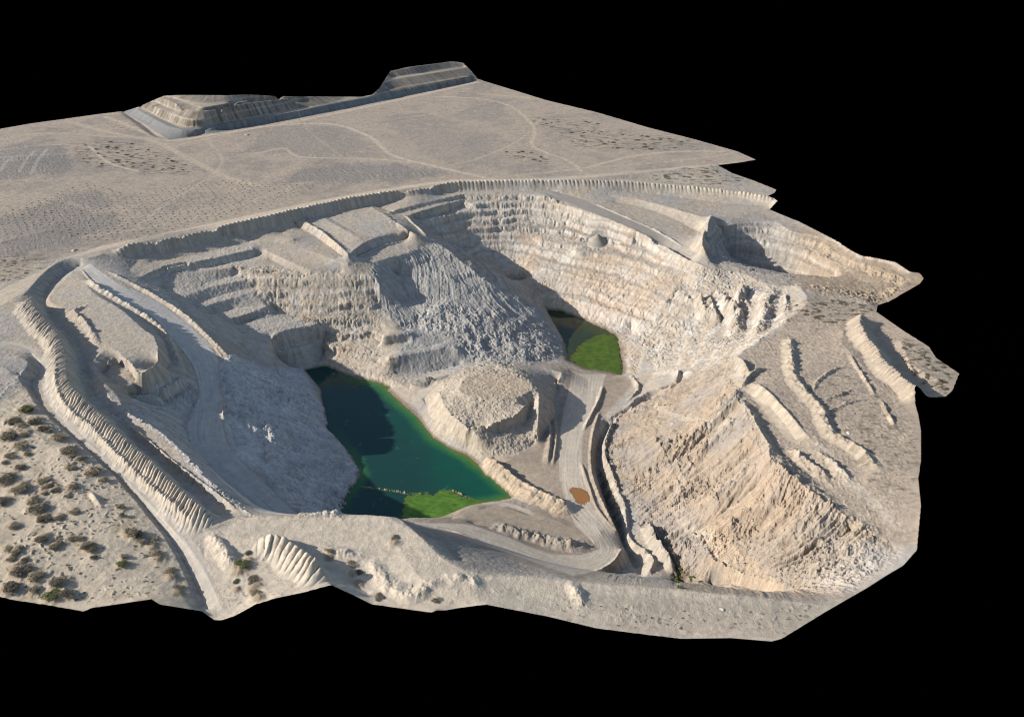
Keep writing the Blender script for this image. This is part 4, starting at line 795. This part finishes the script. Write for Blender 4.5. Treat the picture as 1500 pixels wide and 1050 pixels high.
def alg_col(x, y, d):
    n = fbm(x, y, 5, 5, .6); n2 = fbm(x * .35, y * 1.6, 1.4, 4)
    return mixc([(np.ones_like(d), (.058,.130,.018)), (sst(-.3, .4, n), (.088,.175,.026)), (sst(0, .5, n2), (.035,.075,.016)), (sst(.25, .6, fbm(x, y, 7, 5, .6)), (.03,.055,.022)), (sst(-1.8, .2, d + .8 * n), (.095,.085,.028))])
wa = PL([(a, b, WZ) for a, b in [(592,727),(606,724),(628,722),(634,724),(645,718),(662,717),(676,725),(697,731),(720,736),(700,740),(680,748),(655,762),(600,768),(588,760)]])
tag(sheet('algae', wa, WZ + .05, .3, .5, alg_col, M_alg, 2.2), kind='stuff')
wb = PL([(a, b, WZ2) for a, b in [(834,528),(842,512),(850,503),(865,495),(884,489),(903,490),(909,512),(913,535),(913,552),(885,546),(860,543)]])
def alg2(x, y, d): return np.clip(alg_col(x, y, d) * np.array([.85, .68, .7]), 0, 1)
tag(sheet('algae', wb, WZ2 + .05, .3, .5, alg2, M_alg, 3.2), kind='stuff')
wp = PL([(a, b, -43.9) for a, b in PUDDLE]); gz = float(np.max(ground_z(*(np.array([wp[:, 0].mean() + np.linspace(-3, 3, 30), wp[:, 1].mean() + np.linspace(-3, 3, 30)])))))
M_mud = water_mat('muddy_water', .25)
wp[:, 2] = gz
tag(sheet('puddle', wp, gz + .12, .1, .25, lambda x, y, d: mixc([(np.ones_like(d), (.25,.115,.04)), (sst(-1.2, .1, d), (.19,.10,.045)), (sst(0, .5, fbm(x, y, 3, 4)), (.22,.12,.05))]), M_mud, .9), kind='structure')
# ------------------------------------------------------------------ plants and stones
def leaf_clump(name, n, mat, flat=.55, seed=1, size=.11):
    """unit bush: leaf faces through an uneven dome of several lobes, on a few stems"""
    r = random.Random(seed); V = []; Fc = []
    lobes = [(r.uniform(-.45, .45), r.uniform(-.45, .45), r.uniform(.1, .45) * flat, r.uniform(.3, .55)) for _ in range(6)]
    for _ in range(n):
        lx, ly, lz, lr = r.choice(lobes)
        while True:
            d = Vector((r.uniform(-1, 1), r.uniform(-1, 1), r.uniform(-.5, 1)))
            if .2 < d.length < 1: break
        d = d.normalized() * (r.random() ** .45)
        c = Vector((lx + d.x * lr, ly + d.y * lr, max(.02, lz + d.z * lr * flat * 1.2)))
        a = Vector((r.gauss(0, 1), r.gauss(0, 1), r.gauss(0, .8))).normalized(); b = a.cross(Vector((r.gauss(0, 1), r.gauss(0, 1), r.gauss(0, 1)))).normalized()
        s = size * r.uniform(.6, 1.4); k = len(V)
        V += [c - a * s, c + b * s * .45, c + a * s, c - b * s * .45]; Fc.append((k, k + 1, k + 2, k + 3))
    for _ in range(7):
        an = r.uniform(0, 6.28); tip = Vector((math.cos(an) * .4, math.sin(an) * .4, .45 * flat + .1)); k = len(V); w = .022
        V += [Vector((-w, 0, -.12)), Vector((w, 0, -.12)), tip + Vector((w * .3, 0, 0)), tip - Vector((w * .3, 0, 0))]; Fc.append((k, k + 1, k + 2, k + 3))
    return mesh_obj(name, [tuple(v) for v in V], Fc, mat, smooth=False)
def near_shrub(n, mat, seed, size):
    e_ = bpy.data.objects.new('shrub', None); C.objects.link(e_)
    f = leaf_clump('foliage', n, mat, .6, seed, size); f.parent = e_
    r = random.Random(seed); V = []; Fc = []
    for _ in range(9):
        an = r.uniform(0, 6.28); tip = Vector((math.cos(an) * r.uniform(.3, .6), math.sin(an) * r.uniform(.3, .6), r.uniform(.25, .5)))
        k = len(V); w = .03
        for q in range(3):
            V.append(Vector((w * math.cos(q * 2.09), w * math.sin(q * 2.09), -.15)))
        V.append(tip); Fc += [(k, k + 1, k + 3, k + 3), (k + 1, k + 2, k + 3, k + 3), (k + 2, k, k + 3, k + 3)]
    me = bpy.data.meshes.new('stems'); me.from_pydata([tuple(v) for v in V], [], [f_[:3] for f_ in Fc]); me.materials.append(M_scrub)
    t = bpy.data.objects.new('stems', me); C.objects.link(t); t.parent = e_
    return e_
def rock_mesh(name, seed, mat):
    import bmesh
    bm = bmesh.new(); bmesh.ops.create_icosphere(bm, subdivisions=3, radius=1)
    r = random.Random(seed); o = [Vector((r.uniform(-9, 9), r.uniform(-9, 9), r.uniform(-9, 9))) for _ in range(2)]
    from mathutils import noise
    cuts = [(Vector((r.gauss(0, 1), r.gauss(0, 1), r.gauss(0, 1))).normalized(), r.uniform(.55, .85)) for _ in range(9)]
    for v in bm.verts:
        for nn, dd in cuts:
            e_ = v.co.dot(nn) - dd
            if e_ > 0: v.co -= nn * e_ * .9
        v.co *= 1 + .18 * noise.noise(v.co * 1.6 + o[0]) + .07 * noise.noise(v.co * 4 + o[1])
        v.co.z *= .75
    me = bpy.data.meshes.new(name); bm.to_mesh(me); bm.free(); me.materials.append(mat)
    ob = bpy.data.objects.new(name, me); C.objects.link(ob); return ob
M_scrub = plain_mat('dry_scrub', (.25,.205,.135), vary=.4); M_green = plain_mat('green_scrub', (.13,.14,.055), vary=.35); M_dark = plain_mat('dark_scrub', (.155,.132,.095), vary=.5)
M_stone = plain_mat('pale_stone', (.36,.33,.28), vary=.25); M_dstone = plain_mat('dark_stone', (.16,.14,.12), vary=.3)
protos = {}
def proto(key, fn):
    if key not in protos: protos[key] = [fn(), False]
    return protos[key]
def place(key, fn, px, py, z0, s, sz, label, cat, group, sink=.05):
    p = proto(key, fn)
    if not p[1]: o = p[0]; p[1] = True
    else:
        o = p[0].copy(); C.objects.link(o)
        for ch in p[0].children: c_ = ch.copy(); C.objects.link(c_); c_.parent = o
    # walk down the view ray of the survey to the surface
    x, y, z = cast(px, py)
    o.location = (x, y, z - sink * s * sz); o.rotation_euler = (0, 0, random.uniform(0, 6.28)); o.scale = (s * random.uniform(.9, 1.2), s * random.uniform(.8, 1.1), s * sz)
    tag(o, label, cat, group)
    return o
S = lambda k, m, n=520, size=.11, flat=.55: (lambda: leaf_clump('tuft', n, m, flat, k * 7 + 3, size))
# the lower left dunes
km = {'g': M_green, 'd': M_dark, 's': M_scrub}; kn = {'g': 'yellow green tufted shrub on the pale sand of the near left dunes', 'd': 'dark grey brown shrub on the pale sand of the near left dunes', 's': 'dry straw brown shrub on the pale sand of the near left dunes'}
for i, (px, py, s, c) in enumerate(LLB):
    place(c + str(i % 3), (lambda: near_shrub(1500, km[c], 7 * (i % 3) + ord(c), .075)), px, py, 2, s * .92, .5, kn[c] if px < 300 else kn[c].replace('of the near left dunes', 'of the cut front edge'), 'shrub', {'g': 'green', 'd': 'dark', 's': 'straw brown'}[c] + ' shrubs on the near sand')
r2 = random.Random(11)
for i in range(260):
    px, py = r2.uniform(2, 235), r2.uniform(610, 885)
    if not pip(np.array([px]), np.array([py]), [(0,600),(25,560),(160,700),(235,790),(270,870),(120,885),(0,872)])[0]: continue
    place('t' + str(i % 2), S(20 + i % 2, M_scrub, 160, .16), px, py, 2, r2.uniform(.4, 1.0), .6, 'tiny dry tuft scattered among the shrubs on the near left sand', 'tuft', 'dry tufts on the near sand')
# scrub on the far plain
def scatter(poly, n, s0, s1, key, mat, label, group, z0=0, cat='shrub', seed=1, sz=.5, leaves=220):
    r = random.Random(seed); a = np.asarray(poly, float); k = 0; tries = 0
    while k < n and tries < n * 60:
        tries += 1; px, py = r.uniform(a[:, 0].min(), a[:, 0].max()), r.uniform(a[:, 1].min(), a[:, 1].max())
        if pip(np.array([px]), np.array([py]), a)[0]:
            if float(perlin(np.array([px / 14.]), np.array([py / 4.5]))[0]) < .02: continue
            place(key + str(k % 2), (lambda: leaf_clump('tuft' if cat == 'tuft' else 'bush', leaves, mat, .55, 300 + k % 2 + seed * 7, .15)), px, py, z0, r.uniform(s0, s1), sz, label, cat, group); k += 1
scatter([(110,212),(140,205),(195,208),(240,225),(290,250),(240,252),(150,245),(110,228)], 45, .9, 2.6, 'p1', M_dark, 'low dark scrub bush on the far plain left of the spoil heap corner', 'scrub bushes left of the spoil heap', seed=3)
scatter([(822,195),(860,190),(1000,205),(1010,215),(940,222),(840,212)], 42, .9, 2.9, 'p2', M_dark, 'low dark scrub bush on the far plain towards its right tip', 'scrub bushes near the right tip of the plain', seed=4)
scatter([(775,172),(850,176),(880,182),(860,190),(790,186)], 10, .8, 2.6, 'p3', M_dark, 'dark bush on the far plain beside the winding pale track', 'bushes beside the winding track', seed=5)
scatter([(740,222),(770,220),(805,232),(800,240),(755,232)], 10, .8, 2.4, 'p4', M_dark, 'dark bush on the plain below the winding pale track', 'bushes below the winding track', seed=6)
scatter([(0,378),(40,372),(75,374),(60,395),(10,412),(0,412)], 18, .6, 1.7, 'p5', M_scrub, 'small brown bush between the fields and the dirt road at the left', 'small bushes by the left dirt road', seed=8)
scatter([(1160,440),(1260,440),(1280,455),(1225,475),(1180,465)], 24, .9, 2.2, 'q1', M_dark, 'dark low bush on the ledge behind the terrace at the right', 'low bushes on the right ledge', -10, seed=9)
scatter([(1325,500),(1360,512),(1398,548),(1385,572),(1350,560),(1325,520)], 26, .9, 2.2, 'q2', M_dark, 'dark low bush on the slope at the far right tip', 'low bushes on the far right tip', -8, seed=10)
scatter([(1190,575),(1230,545),(1340,620),(1345,690),(1290,680),(1220,620)], 20, .4, 1.2, 'q3', M_scrub, 'small brown bush dotted over the sandy terrace at the right', 'small bushes on the right terrace', -6, seed=12)
scatter([(910,640),(1060,590),(1190,720),(1330,800),(1200,870),(1010,855),(930,740)], 34, .35, .9, 's1', M_dark, 'small dark bush dotted over the tan scree slope', 'small bushes on the scree slope', -25, seed=13, sz=.7)
scatter([(985,828),(1003,832),(1030,855),(1036,866),(985,862)], 14, .9, 1.8, 'g1', M_green, 'olive shrub crowded in the gully at the foot of the scree', 'gully shrubs', -45, seed=14, sz=.8, leaves=300)
scatter([(880,690),(893,705),(912,755),(910,780),(897,765),(882,720)], 14, .6, 1.3, 'g2', M_scrub, 'brown shrub in the ditch right of the pit floor road', 'ditch shrubs', -46, seed=15, sz=.8, leaves=260)
scatter([(870,880),(1180,895),(1140,932),(900,918)], 60, .25, .8, 'f1', M_scrub, 'dry tuft on the flat sandy strip at the cut front edge', 'dry tufts on the front strip', -7, 'tuft', 16)
# planted seedlings in rows on the near left plain
seed_l = 'tiny dark seedling in the planted rows on the plain at the left'
rows = []
base = P(60, 372, 0)
for a in range(0, 46):
    for b in range(0, 62):
        x = -330 + b * 4.6 + a * 2.1; y = 545 + a * 4.4 - 0.02 * b
        x += random.gauss(0, .5); y += random.gauss(0, .4)
        px, py = to_px(x, y, 0)
        if pip(np.array([px]), np.array([py]), [(0,300),(0,275),(100,262),(190,285),(330,262),(470,270),(420,298),(300,325),(170,355),(130,352),(60,345),(0,350)])[0]: rows.append((y, x, px, py))
rows.sort()
def seedling():
    return leaf_clump('seedling', 26, M_dark, .9, 77, .34)
for i, (y, x, px, py) in enumerate(rows[:298]):
    s = random.uniform(.42, .75)
    p = proto('seedling', seedling)
    if not p[1]: o = p[0]; p[1] = True
    else: o = p[0].copy(); C.objects.link(o)
    o.location = (x, y, float(ground_z(x, y)) - .03); o.rotation_euler = (0, 0, random.uniform(0, 6.28)); o.scale = (s, s, s)
    tag(o, seed_l, 'seedling', 'planted seedlings')
rest = rows[298:]
if rest:
    src_me = protos['seedling'][0].data; n0 = len(src_me.vertices); co = np.empty(n0 * 3, np.float32); src_me.vertices.foreach_get('co', co); co = co.reshape(-1, 3)
    fq = np.array([list(p.vertices) for p in src_me.polygons]); Vr = []; Fr = []
    for k, (y, x, px, py) in enumerate(rest):
        Vr.append(co * random.uniform(.42, .75) + np.array([x, y, float(ground_z(x, y)) - .03])); Fr.append(fq + n0 * k)
    tag(mesh_obj('seedlings', np.vstack(Vr), np.vstack(Fr), M_dark, smooth=False), kind='stuff')
# stones
for i, (px, py, z, s, lab) in enumerate([(109,367,0,1.7,'white boulder alone beside the dirt road near the head of the haul road'),(361,198,0,2.0,'pale boulder alone on the far plain below the spoil heap'),(1243,634,-5.5,1.4,'pale boulder alone on the sandy terrace at the right edge'),(1057,892,-7.5,.9,'tan boulder alone in the middle of the flat front strip')]):
    place('b' + str(i), lambda i=i: rock_mesh('boulder', i + 3, M_stone), px, py, z, s, .8, lab, 'boulder', None, .2)
def stones(poly, n, s0, s1, key, mat, label, group, z0, seed):
    r = random.Random(seed); a = np.asarray(poly, float); k = 0
    for _ in range(4000):
        if k >= n: break
        px, py = r.uniform(a[:, 0].min(), a[:, 0].max()), r.uniform(a[:, 1].min(), a[:, 1].max())
        if pip(np.array([px]), np.array([py]), a)[0]:
            kk = k % 3; place(key + str(kk), lambda: rock_mesh('boulder', seed * 5 + kk, mat), px, py, z0, s0 + (s1 - s0) * r.random() ** 3, .8, label, 'boulder', group, .25); k += 1
stones([(640,455),(690,450),(760,480),(800,500),(780,525),(700,530),(640,500)], 70, .3, 1.1, 'r1', M_stone, 'pale fallen boulder on the grey rock nose between the two ponds', 'boulders on the rock nose', -36, 21)
stones([(400,455),(540,475),(590,560),(540,555),(490,520),(440,480)], 26, .3, .9, 'r5', M_stone, 'pale block fallen on the ledge between the left benches and the lake', 'blocks above the lake', -36, 25)
stones([(335,545),(390,550),(440,580),(470,640),(510,690),(490,740),(420,700),(360,640)], 80, .3, 1.0, 'r2', M_stone, 'grey boulder on the shaded rock slope left of the green lake', 'boulders on the shaded slope', -30, 22)
stones([(1000,770),(1100,740),(1220,780),(1200,850),(1040,850)], 50, .25, .7, 'r3', M_stone, 'pale stone lying on the tan scree slope', 'stones on the scree', -28, 23)
stones([(650,600),(690,590),(750,595),(740,610),(690,625),(660,612)], 30, .2, .6, 'r4', M_dstone, 'small dark stone on the hummocky front of the earth mound', 'stones on the mound', -36, 24)
# ------------------------------------------------------------------ light and camera
SUN_EL, SUN_AZ = math.radians(24), math.radians(4)      # light travels towards +x
tr = Vector((math.cos(SUN_AZ) * math.cos(SUN_EL), math.sin(SUN_AZ) * math.cos(SUN_EL), -math.sin(SUN_EL)))
sun = bpy.data.lights.new('sun', 'SUN'); sun.energy = 4.9; sun.angle = math.radians(.5); sun.color = (1, .95, .875)
so = bpy.data.objects.new('sun', sun); C.objects.link(so); so.rotation_euler = tr.to_track_quat('-Z', 'Y').to_euler()
wd = bpy.data.worlds.new('World'); bpy.context.scene.world = wd; wd.use_nodes = True
N = wd.node_tree.nodes; K = wd.node_tree.links
sky = N.new('ShaderNodeTexSky'); sky.sky_type = 'NISHITA'; sky.sun_disc = False; sky.sun_elevation = SUN_EL
sky.sun_rotation = math.atan2(-tr.x, -tr.y)
K.new(sky.outputs[0], N['Background'].inputs['Color']); N['Background'].inputs['Strength'].default_value = .115
cam = bpy.data.cameras.new('camera'); co_ = bpy.data.objects.new('camera', cam); C.objects.link(co_)
cam.sensor_width = 36; cam.lens = 36 * F / 1500; cam.clip_start = 1; cam.clip_end = 20000
co_.location = (0, 0, H); co_.rotation_euler = (math.pi / 2 - PITCH, 0, 0)
sc = bpy.context.scene; sc.camera = co_
sc.cycles.diffuse_bounces = 1; sc.cycles.pixel_filter_type = 'BLACKMAN_HARRIS'; sc.cycles.filter_width = 1.05
sc.view_settings.view_transform = 'Standard'; sc.view_settings.look = 'None'; sc.view_settings.exposure = .62
